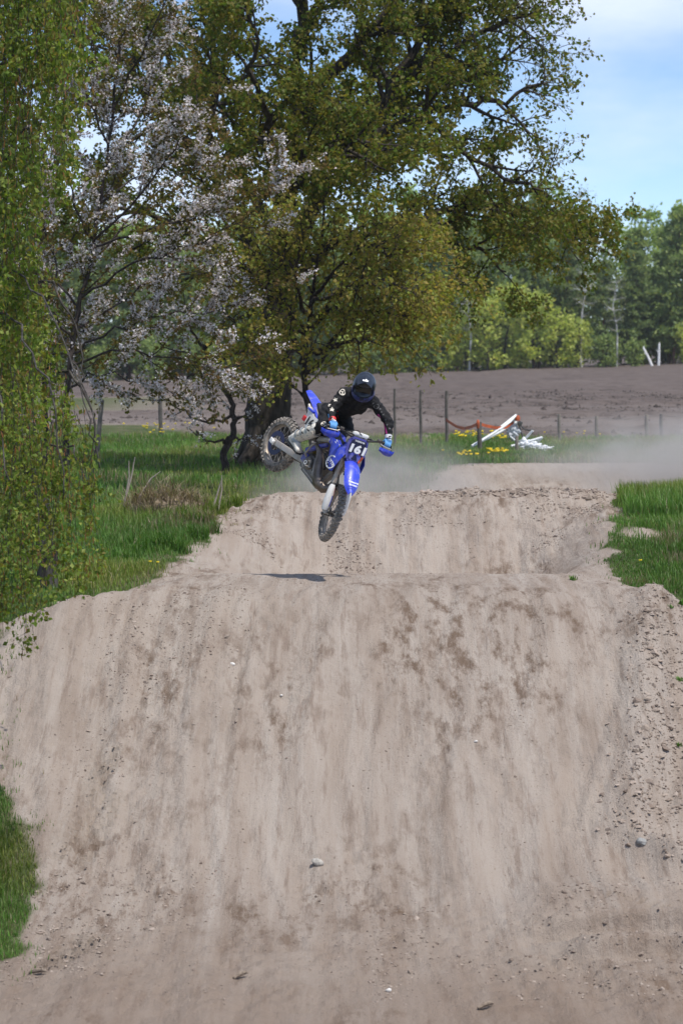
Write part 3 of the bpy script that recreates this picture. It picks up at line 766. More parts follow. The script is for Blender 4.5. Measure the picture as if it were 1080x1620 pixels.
# --- weeping birch close on the left
def birch():
    t = Tree(53); Db = 21.0; r = t.r
    U = lambda px, py, D: un(px, py, D if D > 22.5 else 28.5 - (21.5 - D) * 1.25)
    b = U(78, 905, 28.6); b.z = float(H(b.x, b.y)) - .08
    limbs = []
    tk = t.limb([b, U(70, 825, 28.6), U(54, 770, 28.5), U(32, 715, 28.4), U(8, 650, 28.3), U(-20, 520, 28.2), U(-50, 330, 28), U(-70, 100, 28), U(-75, -200, 28), U(-70, -500, 28)], .135, .03, 0, 4, .008)
    def arch(w, r0=.028): limbs.append(t.limb([U(*q) for q in w], r0, .006, 1, 4, .02))
    arch([(-10, 560, 21.3), (30, 470, 20.5), (80, 450, 19.6), (120, 520, 19.0), (135, 600, 18.8)])
    arch([(8, 650, 21.3), (60, 590, 20.8), (110, 590, 20.2), (145, 650, 19.8), (152, 720, 19.6)])
    arch([(-40, 400, 21), (10, 250, 20), (50, 200, 19), (70, 250, 18.4)])
    arch([(-70, 100, 21), (-10, -80, 20.4), (60, -150, 19.8), (120, -90, 19.2), (140, 20, 19)])
    arch([(-72, 0, 21), (0, -150, 19.6), (60, -180, 18.6), (100, -120, 18)])
    arch([(-75, -150, 21), (-20, -260, 20), (60, -280, 19), (130, -200, 18.4), (150, -100, 18.2)])
    arch([(-60, 230, 21), (-20, 120, 19), (20, 90, 18), (40, 150, 17.4)])
    arch([(-30, 480, 21.2), (-20, 420, 19.5), (10, 420, 18.4), (40, 480, 17.8)])
    arch([(20, 690, 21.4), (50, 660, 20.2), (80, 680, 19.2), (100, 740, 18.6)], .02)
    arch([(40, 740, 21.4), (80, 700, 20.9), (120, 720, 20.4), (150, 790, 20)], .02)
    arch([(-20, 520, 21.2), (-30, 640, 18.8), (0, 760, 17.6), (10, 840, 17.3)], .02)
    def arch2(w, r0=.014): limbs.append(t.limb([un(*q) for q in w], r0, .006, 1, 4, .02))
    arch2([(-20, 520, 28.2), (-10, 430, 25.6), (40, 440, 23.2), (95, 520, 21.6), (135, 640, 20.9), (150, 720, 20.8)])
    arch2([(-12, 560, 28.2), (0, 500, 25), (30, 520, 22.6), (70, 600, 21.2), (95, 700, 20.6), (100, 790, 20.5)])
    arch2([(-20, 520, 28.2), (-40, 480, 24.8), (-30, 520, 22.2), (0, 640, 20.9), (15, 760, 20.5)])
    arch2([(8, 650, 28.3), (60, 570, 26), (110, 570, 24), (145, 650, 22.6), (158, 740, 22.2)])
    edge = lambda y: float(np.interp(y, [-300, 0, 120, 210, 300, 330, 400, 480, 560, 640, 720, 800, 880, 930, 960, 1000, 1050], [150, 142, 144, 132, 116, 84, 72, 88, 112, 142, 162, 170, 172, 158, 126, 66, 24]))
    strands = []
    def strand(px, py, D, L):
        ek = r.uniform(.55, 1.08) if r.random() < .70 else r.uniform(.95, 1.12)
        p = U(px, py, D) if py < 560 else un(px, py, 20.2 + (D - 17.2) * .75); pts = [p]; D = p.y; d = Vector((r.gauss(0, .25), r.gauss(0, .25), -.6)); n = max(4, int(L / .16))
        q = p.copy(); s_ = L / n; ppm = FPX / D
        for i in range(n):
            d = (d * .55 + Vector((r.gauss(0, .13), r.gauss(0, .13), -.60))).normalized()
            nq = q + d * s_
            # keep to the outline of the hanging curtain
            dep = nq.y; sx = 540 + nq.x / dep * FPX; sy = 560 + (CAM_Z - nq.z) / dep * FPX
            if sx > edge(sy) * ek + 6 * math.sin(sy * .045): break
            q = nq; pts.append(q.copy())
        if len(pts) > 2:
            t.br.append((pts, [.0035 * (1 - .6 * i / len(pts)) for i in range(len(pts))], 3)); strands.append(pts)
    def y_top(x):  return -140
    # curtain hanging from above the frame
    for _ in range(330): strand(r.uniform(-150, 140), r.uniform(-320, 40), r.uniform(17.0, 21.5), r.uniform(1.2, 3.2))
    for _ in range(160): strand(r.uniform(-150, 75), r.uniform(150, 420), r.uniform(17.0, 21.3), r.uniform(1.0, 2.2))
    for _ in range(95): strand(r.uniform(-150, 105), r.uniform(400, 560), r.uniform(17.2, 21.3), r.uniform(.8, 1.9))
    for _ in range(84): strand(r.uniform(-60, 165), r.uniform(560, 740), r.uniform(17.6, 20.6), r.uniform(.7, 1.6))
    for _ in range(30): strand(r.uniform(-80, 160), r.uniform(720, 850), r.uniform(17.3, 19.6), r.uniform(.5, 1.1))
    for _ in range(16): strand(r.uniform(-60, 40), r.uniform(820, 900), r.uniform(17.2, 18), r.uniform(.45, .95))
    for px, py, L in ((118, 880, .55), (105, 890, .48), (122, 900, .42), (18, 900, .7), (30, 890, .6), (150, 860, .4)): strand(px, py, 17.6, L * 1.35)
    for q_, s_ in enumerate(strands):                     # short side sprigs
        for _ in range(int(len(s_) * .35)):
            k = r.randrange(1, len(s_)); t.shoot(s_[k], Vector((r.gauss(0, 1), r.gauss(0, 1), -.5)), r.uniform(.08, .26), .002, 4, 2, .2, Vector((0, 0, -.3)))
    P, D = t.tips((3,), 30, .020)
    P4, D4 = t.tips((4,), 120, .012); P = np.concatenate([P, P4]); D = np.concatenate([D, D4])
    kk_ = vn3.fbm(P[:, 0] * 3.3 + P[:, 1] * 1.7, P[:, 2] * 2.6, 2) > .37; P = P[kk_]; D = D[kk_]
    rs = t.np
    # side sprigs widen the strands
    P = P + rs.normal(0, .028, P.shape)
    gl = [(a * 1.2, b * 1.2, c * 1.2) for a, b, c in [(.160, .230, .030), (.110, .175, .022), (.240, .290, .065), (.085, .130, .020), (.185, .170, .034), (.130, .150, .026)]]
    lsz = np.where(P[:, 1] < 22.8, .043, .056)[:, None]
    c1 = leaf_cloud(rs, P, D, lsz, .74, gl, .5, .25, .14)
    # catkins
    Pc, Dc = t.tips((3,), 5.0, .03)
    n = len(Pc); w = np.arange(3) * math.pi * 2 / 3; Lc = rs.uniform(.04, .075, n)
    prof = [(0, .0014), (.25, .0042), (.75, .0042), (1, .0012)]
    drift = rs.normal(0, .2, (n, 2))
    rings = []
    for (h, rad) in prof:
        cx = Pc.copy(); cx[:, 2] -= Lc * h; cx[:, 0] += drift[:, 0] * Lc * h; cx[:, 1] += drift[:, 1] * Lc * h
        rings.append(cx[:, None, :] + rad * np.stack([np.cos(w), np.sin(w), 0 * w], axis=-1)[None])
    Vc = np.stack(rings, axis=1).reshape(-1, 3)           
    i = np.arange(n)[:, None, None] * 12; j = np.arange(3)[None, :, None] * 3; k = np.arange(3)[None, None, :]; k2 = (k + 1) % 3
    Fc = np.stack(np.broadcast_arrays(i + j + k, i + j + k2, i + j + 3 + k2, i + j + 3 + k), axis=-1).reshape(-1, 4)
    pal = np.array([(.25, .105, .030), (.20, .085, .028), (.30, .15, .045), (.16, .075, .03)])
    Cc = np.repeat(pal[rs.randint(0, 4, n)], 12, axis=0)
    return finish_tree('weeping_birch', b, 'weeping birch with hanging green twigs and brown catkins at the left edge', None, t, M_BARK_BIRCH_OLD,
                       [('crown', c1, M_LEAF), ('catkins', (Vc, Fc, Cc), M_CATKIN)], (10, 6, 4, 3, 3))
birch()
# ------------------------------------------------------------------ the far forest: a few kinds, each tree an object of its own
def proto_pine(seed, h, spread, pal):
    t = Tree(seed); r = t.r
    lean = Vector((r.gauss(0, .02), r.gauss(0, .02), 1))
    top = lean * h
    tp = [lean * (h * k / 8) + Vector((r.gauss(0, .06), r.gauss(0, .06), 0)) * (k > 0) for k in range(9)]
    t.br.append((tp, [.22 * (1 - .85 * k / 8) + .02 for k in range(9)], 0))
    P = []; D = []
    k0 = h * r.uniform(.07, .2); z = k0
    while z < h * .97:
        f = (z - k0) / (h - k0)
        for _ in range(r.randint(3, 5)):
            a = r.uniform(0, 6.28); L = 1.25 * spread * (1.05 - f) ** .75 * r.uniform(.6, 1.1) * (.7 + .5 * min(1, f * 3))
            d = Vector((math.cos(a), math.sin(a), r.uniform(-.12, .35)))
            p, _r = t.shoot(lean * z, d, L, .05, 1, 4, .1, Vector((0, 0, .03)))
            for q in range(2, 5):
                n = r.randint(17, 25)
                for _ in range(n):
                    P.append(tuple(p[q] + Vector((r.gauss(0, .46), r.gauss(0, .46), r.gauss(0, .22))))); D.append((d.x, d.y, .4))
        z += h * r.uniform(.030, .048)
    P = np.array(P); D = np.array(D)
    return t, leaf_cloud(t.np, P, D, .72, .46, pal, -.15, .5, .10)
def proto_broad(seed, h, rad, base, pal, leaf=.42, dens=1.0, sparse=False):
    t = Tree(seed); r = t.r
    tk, tr = t.limb([(0, 0, 0), (r.gauss(0, .15), r.gauss(0, .15), h * .33), (r.gauss(0, .3), r.gauss(0, .3), h * .66), (r.gauss(0, .3), 0, h * .93)], .17, .03, 0, 3, .05)
    P = []; D = []
    nl = int(24 * dens)
    for k in range(nl):
        z = base * h + (h * .97 - base * h) * (k + .5) / nl; f = (z - base * h) / (h - base * h)
        a = k * 2.4 + r.uniform(-.4, .4); L = rad * (.45 + .75 * math.sin(math.pi * min(1, f * .86 + .14))) * r.uniform(.65, 1.1)
        d = Vector((math.cos(a), math.sin(a), r.uniform(.2, .8)))
        i = min(len(tk) - 2, int(z / h * (len(tk) - 1)))
        p, rr = t.shoot(tk[i].lerp(tk[i + 1], .5), d, L, .06, 1, 5, .16)
        t.ramify(p, rr, 2, [dict(n=(3, 5), L=(.6, 1.5), ang=(.4, 1.1), t0=.3, seg=3, wander=.2, rmax=.025)])
    P, D = t.tips((2,), 5.0 if sparse else 15, .30)
    return t, leaf_cloud(t.np, P, D, leaf, .7, pal, .1, .3, .14)
DKP = [(.050, .092, .045), (.060, .105, .052), (.074, .120, .060), (.088, .135, .070), (.042, .080, .044)]
MDP = [(.080, .130, .058), (.098, .150, .068), (.066, .115, .054), (.115, .165, .078)]
LIME = [(.135, .200, .040), (.165, .225, .050), (.115, .180, .035), (.190, .235, .065)]
YEL = [(.190, .215, .050), (.165, .200, .045), (.215, .225, .065), (.140, .175, .040)]
BIR = [(.150, .165, .065), (.170, .165, .085), (.120, .145, .055)]
_b = lambda p, k: [(a * k, b * k, c * k) for a, b, c in p]
DKP, MDP, LIME, YEL, BIR = [(a * 3.6, b * 2.8, c * 2.0) for a, b, c in DKP], [(a * 3.1, b * 2.6, c * 1.9) for a, b, c in MDP], _b(LIME, 1.9), _b(YEL, 2.7), _b(BIR, 1.7)
protos = {
 'pine': [proto_pine(101, 19, 2.9, DKP), proto_pine(102, 21, 3.1, DKP), proto_pine(103, 17.5, 2.7, MDP), proto_pine(104, 20, 2.6, MDP)],
 'broad': [proto_broad(111, 20.5, 3.9, .22, LIME, .60), proto_broad(112, 19.0, 3.7, .20, LIME, .58)],
 'bush': [proto_broad(121, 8.8, 2.7, .06, YEL, .46), proto_broad(122, 7.0, 2.4, .05, YEL, .44), proto_broad(123, 5.2, 2.2, .04, MDP, .44)],
 'birch': [proto_broad(131, 13.5, 1.9, .36, BIR, .26, .8, True), proto_broad(132, 15, 1.8, .42, BIR, .24, .8, True)],
 'bare': [proto_broad(141, 20.5, 3.0, .4, [(.20, .17, .13)], .20, 1.0, True)],
}
made = {}
for kind, lst in protos.items():
    for i, (t, cl) in enumerate(lst):
        v, f = t.wood((7, 4, 3, 3))
        wm = {'pine': M_BARK_PINE, 'broad': M_BARK_DARK, 'bush': M_BARK_DARK, 'birch': M_BARK_BIRCH, 'bare': M_BARK_BIRCH}[kind]
        mw = np_mesh('trunk', v, f, smooth=True); mw.materials.append(wm)
        mc = np_mesh('crown', cl[0], cl[1], cols=cl[2]); mc.materials.append(M_NEEDLE if kind == 'pine' else M_LEAF)
        made[(kind, i)] = (mw, mc)
LAB = {'pine': ('pine_tree', 'dark green pine in the far forest', 'pines in the far forest'),
       'broad': ('leafy_tree', 'tall lime green tree of the far forest', 'leafy trees in the far forest'),
       'bush': ('leafy_shrub', 'bushy young tree at the far forest foot', 'young bushy trees at the forest foot'),
       'birch': ('birch_tree', 'pale birch in the far forest', 'birches in the far forest'),
       'bare': ('bare_tree', 'leafless grey treetop above the far forest', 'bare trees in the far forest')}
rf = random.Random(77)
def far_tree(kind, x, y, sc=1.0, i=None, label=None):
    i = rf.randrange(len(protos[kind])) if i is None else i
    nm, lb, gp = LAB[kind]
    if label is None:
        row = 'front row' if y < 285 else 'second row' if y < 292 else 'back rows'
        px = 540 + x / y * FPX
        zone_ = 'beyond the left picture edge' if px < -5 else 'seen left of the thick trunk' if px < 400 else 'seen under the golden tree' if px < 690 else 'seen behind the yellow green bushes' if px < 900 else 'seen at the right end' if px < 1085 else 'just beyond the right end'
        if kind != 'bush': lb = lb + ', ' + row + ' ' + zone_
        else: lb = lb + ', ' + zone_.replace('seen behind the yellow green bushes', 'in the bright clump')
    root = empty(nm, (x, y, float(H(x, y)) - .2)); tag(root, label or lb, 'tree', gp)
    root.rotation_euler = (0, 0, rf.uniform(0, 6.28)); root.scale = (sc, sc, sc * rf.uniform(.94, 1.06))
    for n, me in zip(('trunk', 'crown'), made[(kind, i)]):
        o = bpy.data.objects.new(n, me); COL.objects.link(o); o.parent = root
    return root
FX = lambda px, D: (px - 540) / FPX * D
x = -92
while x < 64:                                             # front row
    D = 281 + rf.uniform(-2, 3)
    far_tree('pine', x, D, rf.uniform(.62, .86) if x < 38 else rf.uniform(.8, .95)); x += rf.uniform(3.4, 5.2)
x = -92
while x < 64:
    far_tree('pine' if rf.random() < .8 else 'birch', x, 288 + rf.uniform(-2, 3), rf.uniform(.78, .98)); x += rf.uniform(3.2, 4.8)
x = -94
while x < 66:
    far_tree('pine' if rf.random() < .45 else 'broad', x, 296 + rf.uniform(-2, 3), rf.uniform(.88, 1.02)); x += rf.uniform(3.6, 5.2)
x = -64
while x < 64:
    k = 'bare' if 28 < x < 37 else 'broad'
    far_tree(k, x, 305 + rf.uniform(-2, 4), rf.uniform(1.04, 1.15) if x < 34 else rf.uniform(.94, 1.0)); x += rf.uniform(4.0, 5.6)
x = -92
while x < 64:                                             # undergrowth inside the wood
    far_tree('bush', x, 291 + rf.uniform(-1, 8), rf.uniform(.8, 1.2), 2, 'dark green undergrowth shrub inside the far forest'); x += rf.uniform(2.6, 3.8)
for px, sc, i in ((735, .95, 1), (770, .95, 0), (800, 1.08, 0), (842, 1.0, 0), (880, .88, 1), (912, .7, 1), (700, .8, 1), (640, .75, 2), (600, .8, 2), (560, .9, 1), (955, .7, 2), (670, .9, 2), (1000, .55, 2), (240, .8, 2), (320, .8, 2), (160, .7, 2), (1085, .6, 1)):
    far_tree('bush', FX(px, 275), 275 + rf.uniform(-2, 2), sc, i)
far_tree('birch', FX(742, 274), 274, .88, 0, 'birch with thin crooked white trunk left of the yellow green bushes')
far_tree('birch', FX(972, 274), 273, .72, 1, 'slim birch with white trunk near the right end of the far forest')
far_tree('birch', FX(912, 284), 279, 1.0, 1, 'tall pale birch rising in the middle of the far dark pines')
# snapped white trunks in front of the pines
M_STUMP = mat('bleached_birch_wood', (.80, .79, .76), .85, noise=((.5, .48, .44), 1.2, .5, .8))
def snag(px, py, h, lean, label):
    p = un(px, py, 270); p.z = float(H(p.x, p.y)) - .1
    mb = MB(); mb.tube([(0, 0, 0), (lean * .5, 0, h * .55), (lean, .05, h)], [.15, .13, .11], 9)
    mb.tube([(lean, .05, h - .05), (lean + .05, .05, h + .25)], [.10, .02], 6)
    mb.tube([(lean * .6, 0, h * .6), (lean * .6 - .3, -.1, h * .75)], [.06, .03], 5)
    o = mb.build('birch_snag', M_STUMP); o.location = p
    tag(o, label, 'tree stump', 'snapped trunks at the forest edge')
snag(1041, 582, 2.5, .05, 'upright snapped white birch trunk in front of the far pines')
snag(1031, 582, 2.1, -1.0, 'leaning broken pale trunk beside the upright white snag')
# ------------------------------------------------------------------ grass, clods, stones, flowers
M_GRASS = leaf_mat('grass_blade', .40, .5, (1.05, 1.15, .5))
def blades(rs, P, h, w, pal, lean=.35, cvar=.22, tipcol=None):
    n = len(P); a = rs.uniform(0, 2 * math.pi, n); le = rs.uniform(.1, 1, n) * lean
    side = np.stack([np.cos(a), np.sin(a), 0 * a], -1); f = np.stack([-np.sin(a), np.cos(a), 0 * a], -1)
    up = np.array([0, 0, 1.0]); hh = h[:, None]; W = (w * rs.uniform(.7, 1.3, n))[:, None]
    m = P + up * hh * .55 + f * hh * (le * .35)[:, None]
    t = P + up * hh * (1 - .25 * le)[:, None] + f * hh * (le)[:, None]
    V = np.stack([P - side * W, P + side * W, m + side * W * .75, m - side * W * .75, t], axis=1).reshape(-1, 3)
    i = np.arange(n)[:, None] * 5
    q = i + [0, 1, 2, 3]; tr = i + [3, 2, 4]
    pal = np.array(pal); C = pal[rs.randint(0, len(pal), n)] * (1 + cvar * rs.uniform(-1, 1, (n, 1)))
    return V, q, tr, np.repeat(C, 5, axis=0)
GREENS = [(.110, .225, .042), (.130, .255, .048), (.092, .200, .040), (.155, .265, .062), (.178, .255, .078)]
FRESH = [(.085, .190, .028), (.100, .200, .032), (.065, .160, .022), (.120, .205, .045)]
DRY = [(.30, .24, .15), (.24, .19, .12), (.36, .30, .20)]
def grass_patch(name, label, rs, xr, yr, n, hfun, wfun, dens, palf):
    x = rs.uniform(*xr, n * 3); y = rs.uniform(*yr, n * 3)
    k = rs.rand(n * 3) < dens(x, y); x = x[k][:n]; y = y[k][:n]
    P = np.stack([x, y, H(x, y) - .012], -1)
    h = hfun(x, y, rs); w = wfun(x, y)
    V, q, tr, C = blades(rs, P, h, w, palf, .55)
    dry = vn4.fbm(x * .9 + 3, y * .55, 3); kd = (rs.rand(len(x)) < .05 + .5 * sstep(.60, .75, dry))
    kd5 = np.repeat(kd, 5); C[:, 0] *= np.repeat(1 + .5 * sstep(.45, .7, vn2.fbm(x * .7, y * .5, 2)), 5); C[kd5] = np.array(DRY)[rs.randint(0, 3, kd.sum())].repeat(5, axis=0)
    tint = (.62 + .8 * vn3.fbm(x * .55, y * .35, 3)); C *= np.repeat(tint, 5)[:, None]
    o = link(name, np_mesh(name, V, [q, tr], cols=C), M_GRASS)
    return tag(o, label, 'grass', kind='stuff')
rs5 = np.random.RandomState(5)
not_dirt = lambda x, y: 1 - dirt_mask(x, y)
def fringe(x, y):     # grass gets thin where it meets the dirt
    e = np.minimum(edge_l(y) - x, 9) * (x < 0) + np.minimum(x - edge_r(y), 9) * (x >= 0)
    return (1 - dirt_mask(x, y)) * (.7 + .3 * sstep(0, .5, e)) + .12 * sstep(-.45, .0, e) * sstep(.45, .7, vn4.fbm(x * 4, y * 3, 2))
grass_patch('grass', 'lush grass on the bank left of the jumps', rs5, (-6.2, -1.3), (25.5, 38.5), 60000,
            lambda x, y, r: r.uniform(.05, .19, len(x)) * (.55 + .9 * vn1.fbm(x * .8, y * .8, 2)) * (.55 + .45 * sstep(0, .9, edge_l(y) - x)), lambda x, y: .0052 + 0 * x, fringe, GREENS)
grass_patch('grass', 'tall fresh grass along the left rim of the far mound', rs5, (-3.0, -1.5), (31.0, 37.0), 9000,
            lambda x, y, r: r.uniform(.10, .26, len(x)), lambda x, y: .0085 + 0 * x, lambda x, y: not_dirt(x, y) * sstep(1.1, .25, edge_l(y) - x) * sstep(.35, .6, vn2(x * 3, y * 2)), FRESH)
grass_patch('grass', 'meadow grass under the trees up to the fence', rs5, (-13, 4.5), (38, 70), 66000,
            lambda x, y, r: r.uniform(.06, .22, len(x)), lambda x, y: .0085 + .00006 * (y - 38), not_dirt, GREENS)
grass_patch('grass', 'grass strip with dandelions behind the second track on the right', rs5, (2.5, 13), (48, 72), 44000,
            lambda x, y, r: r.uniform(.06, .24, len(x)), lambda x, y: .010 + 0 * x, lambda x, y: not_dirt(x, y) * (1 - plough_mask(x, y)), GREENS)
grass_patch('grass', 'long grass growing beside the track at the right edge', rs5, (3.0, 6.6), (26.3, 38.5), 52000,
            lambda x, y, r: r.uniform(.05, .20, len(x)) * (.5 + .9 * vn1.fbm(x * 1.1, y * .9, 2)) * (.5 + .8 * sstep(.1, 1.0, x - edge_r(y))), lambda x, y: .0058 + 0 * x, fringe, GREENS + FRESH[:2])
grass_patch('grass', 'tall grass tuft on the right shoulder of the far mound', rs5, (4.1, 6.0), (34.6, 37.6), 9000,
            lambda x, y, r: r.uniform(.12, .36, len(x)), lambda x, y: .007 + 0 * x, lambda x, y: sstep(0, .25, x - edge_r(y)), GREENS)
grass_patch('grass', 'grass bank in the lower left corner', rs5, (-4.6, -2.3), (18.0, 26.5), 42000,
            lambda x, y, r: r.uniform(.06, .20, len(x)) * (.45 + .55 * sstep(0, .4, edge_l(y) - x)), lambda x, y: .0042 + 0 * x, fringe, GREENS + FRESH[:1])

# --- clods of soil
def clods(name, label, rs, x, y, size, sink=.25, octa=False, pal=None):
    n = len(x)
    ico = []; t = (1 + 5 ** .5) / 2
    for a, b in ((-1, t), (1, t), (-1, -t), (1, -t)): ico.append((a, b, 0))
    for a, b in ((-1, t), (1, t), (-1, -t), (1, -t)): ico.append((0, a, b))
    for a, b in ((-1, t), (1, t), (-1, -t), (1, -t)): ico.append((b, 0, a))
    ico = np.array(ico, dtype=float); ico /= np.linalg.norm(ico[0])
    if octa: ico = np.array([(1, 0, 0), (-1, 0, 0), (0, 1, 0), (0, -1, 0), (0, 0, 1), (0, 0, -1)], dtype=float)
    nv = len(ico); bm = bmesh.new()
    for p in ico: bm.verts.new(p)
    r_ = bmesh.ops.convex_hull(bm, input=list(bm.verts)); bm.verts.index_update()
    F = np.array([[v.index for v in f.verts] for f in bm.faces]); base = np.array([tuple(v.co) for v in bm.verts]); bm.free()
    jit = 1 + .55 * rs.uniform(-1, 1, (n, nv, 1))
    sc = size[:, None, None] * np.stack([rs.uniform(.7, 1.3, n), rs.uniform(.7, 1.3, n), rs.uniform(.45, .9, n)], -1)[:, None, :]
    a = rs.uniform(0, 6.28, n); c, s = np.cos(a)[:, None], np.sin(a)[:, None]
    L = base[None] * jit * sc
    Lx = L[:, :, 0] * c - L[:, :, 1] * s; Ly = L[:, :, 0] * s + L[:, :, 1] * c
    P = np.stack([Lx + x[:, None], Ly + y[:, None], L[:, :, 2] + (H(x, y) + size * (.5 - sink * 1.6))[:, None]], -1)
    Fa = (F[None] + (np.arange(n) * nv)[:, None, None]).reshape(-1, 3)
    pal = np.array(pal or [(.34, .28, .235), (.31, .25, .205), (.27, .215, .175), (.30, .245, .20), (.20, .155, .125)])
    C = np.repeat(pal[rs.randint(0, len(pal), n)] * rs.uniform(.85, 1.15, (n, 1)), nv, axis=0)
    o = link(name, np_mesh(name, P.reshape(-1, 3), Fa, cols=C), M_CLOD)
    return tag(o, label, 'soil', kind='stuff')
M_CLOD = leaf_mat('dry_clod', 0.0, .95, (1, 1, 1))
def pick(rs, n, xr, yr, dens):
    x = rs.uniform(*xr, n * 8); y = rs.uniform(*yr, n * 8); k = rs.rand(n * 8) < dens(x, y)
    return x[k][:n], y[k][:n]
rs6 = np.random.RandomState(9)
dd = lambda x, y: (dirt_mask(x, y) > .6)
lg = lambda n, m, s_, hi: np.minimum(np.exp(rs6.normal(math.log(m), s_, n)), hi)
x, y = pick(rs6, 3600, (2.0, 5.0), (19, 28), lambda x, y: dd(x, y) * np.exp(-((x - ridge_x(y) - .22) / .28) ** 2) * (.25 + vn1(x * 3, y * 2)))
clods('soil_clods', 'row of loose clods thrown up along the right side of the landing', rs6, x, y, lg(len(x), .0085, .65, .042))
x, y = pick(rs6, 2600, (3.0, 5.2), (18.5, 27.5), lambda x, y: dd(x, y) * (x > ridge_x(y) + .3) * .5)
clods('soil_clods', 'small crumbs of soil right of the clod row', rs6, x, y, lg(len(x), .006, .5, .02))
x, y = pick(rs6, 5200, (-2, 4.3), (34.2, 37.4), lambda x, y: dd(x, y) * sstep(.4, .7, vn2.fbm(x * 1.6, y * 2, 3)))
clods('soil_clods', 'rough clods over the face of the far mound', rs6, x, y, lg(len(x), .0065, .55, .03))
x, y = pick(rs6, 900, (1.2, 4.2), (36.5, 37.4), lambda x, y: dd(x, y) * .9)
clods('soil_clods', 'crumbled clods along the lip of the far mound', rs6, x, y, lg(len(x), .016, .6, .06))
x, y = pick(rs6, 3400, (-3.6, -1.0), (19, 27.5), lambda x, y: dd(x, y) * sstep(-.9, -1.7, x + .5 * (vn1(x, y) - .5)) * sstep(.38, .62, vn3.fbm(x * 1.3, y * .8, 3)))
clods('soil_clods', 'loose crumbs scattered down the left of the landing', rs6, x, y, lg(len(x), .0058, .55, .026))
x, y = pick(rs6, 2800, (.2, 4.5), (18.3, 21.4), lambda x, y: dd(x, y) * sstep(.42, .66, vn4.fbm(x * 1.4, y * 1.3, 3)))
clods('soil_clods', 'crumbled soil at the foot of the landing', rs6, x, y, lg(len(x), .0058, .6, .03))
x, y = pick(rs6, 11000, (-3, 3.6), (18.3, 30), lambda x, y: dd(x, y) * (.12 + .88 * sstep(.46, .66, vn1.fbm(x * 1.9 + 5, y * .7, 3))))
clods('soil_clods', 'fine crumbs lying in the ruts of the landing', rs6, x, y, lg(len(x), .0046, .5, .015), octa=True)

x, y = pick(rs6, 7000, (-12, 26), (69, 150), lambda x, y: (plough_mask(x, y) > .6) * np.clip(1.3 - (y - 69) / 90, .15, 1) * (np.abs(x) < y * .16) * sstep(.35, .6, vn2.fbm(x * .4, y * .5, 2)))
clods('soil_clods', 'grey brown clods turned up over the ploughed field', rs6, x, y, lg(len(x), .060, .45, .16), octa=True, pal=[(.115, .095, .085), (.085, .07, .062), (.14, .118, .105), (.10, .08, .07), (.065, .052, .046)])
# --- single stones and sticks that stand out
M_STONE = mat('pale_stone', (.46, .43, .38), .85, noise=((.30, .28, .25), 30), bump=.5, bscale=60)
M_STONE_W = mat('white_stone', (.72, .70, .66), .8, noise=((.55, .52, .48), 30), bump=.4, bscale=60)
M_STONE_G = mat('grey_stone', (.30, .30, .29), .8, noise=((.22, .22, .21), 30), bump=.4, bscale=60)
M_STICK = mat('weathered_stick', (.30, .24, .18), .9, noise=((.12, .09, .07), 50), bump=.5, bscale=90)
def ground_hit(px, py, lo=17.0, hi=60.0):
    ds = np.linspace(lo, hi, 5000)
    d = un(px, py, 1.0) - Vector((0, 0, CAM_Z))
    z = CAM_Z + d.z * ds; g = H(d.x * ds, ds)
    k = np.argmax(z < g); return Vector((d.x * ds[k], ds[k], g[k]))
def stone(px, py, w, m, label, seed, flat=.6):
    p = ground_hit(px, py); r = random.Random(seed)
    bm = bmesh.new(); bmesh.ops.create_icosphere(bm, subdivisions=3, radius=1)
    for v in bm.verts:
        c = v.co; k = 1 + .16 * math.sin(c.x * 3 + seed) + .14 * math.sin(c.y * 4 + c.z * 2 + seed * 2) + .08 * math.sin(c.z * 7 + c.x * 5)
        k = min(k, 1.08 + .1 * math.sin(seed))
        v.co = Vector((c.x * k * w, c.y * k * w * .8, c.z * k * w * flat))
    me = bpy.data.meshes.new('stone'); bm.to_mesh(me); bm.free()
    for q in me.polygons: q.use_smooth = True
    o = link('stone', me, m); o.location = p + Vector((0, 0, w * flat * .45)); o.rotation_euler = (.2, -.3, seed)
    tag(o, label, 'stone')
stone(502, 1368, .058, M_STONE, 'angular pale stone lying in the middle of the landing', 3)
stone(614, 1569, .032, M_STONE_W, 'small white stone near the bottom edge of the photo', 5)
stone(1014, 1336, .055, M_STONE_G, 'round grey stone among the crumbs right of the clod row', 8)
stone(368, 1052, .030, M_STONE_W, 'small pale pebble on the upper left of the landing', 9)
stone(445, 1102, .022, M_STONE_W, 'tiny white pebble below the dark scuff near the crest', 11)
stone(752, 1174, .022, M_STONE_W, 'tiny pale pebble on the right half of the landing', 12)
def stick(px, py, L, ang, label, seed):
    p = ground_hit(px, py); mb = MB(); r = random.Random(seed)
    d = Vector((math.cos(ang), math.sin(ang) * .9, .16))
    mb.tube([-d * L * .5, -d * L * .1 + Vector((0, .01, .012)), d * L * .2 + Vector((.005, 0, .015)), d * L * .5], [.012, .020, .017, .006], 8)
    mb.tube([d * L * .1, d * L * .2 + Vector((.02, .03, .03))], [.010, .003], 6)
    o = mb.build('stick', M_STICK); o.location = p + Vector((0, 0, .022)); tag(o, label, 'stick')
stick(381, 1548, .15, .7, 'short broken stick lying low on the left of the landing', 1)
stick(768, 1596, .14, .5, 'short stick near the bottom edge right of the middle', 2)
stick(60, 1543, .17, -.5, 'dark twig at the edge of the lower left grass', 3)

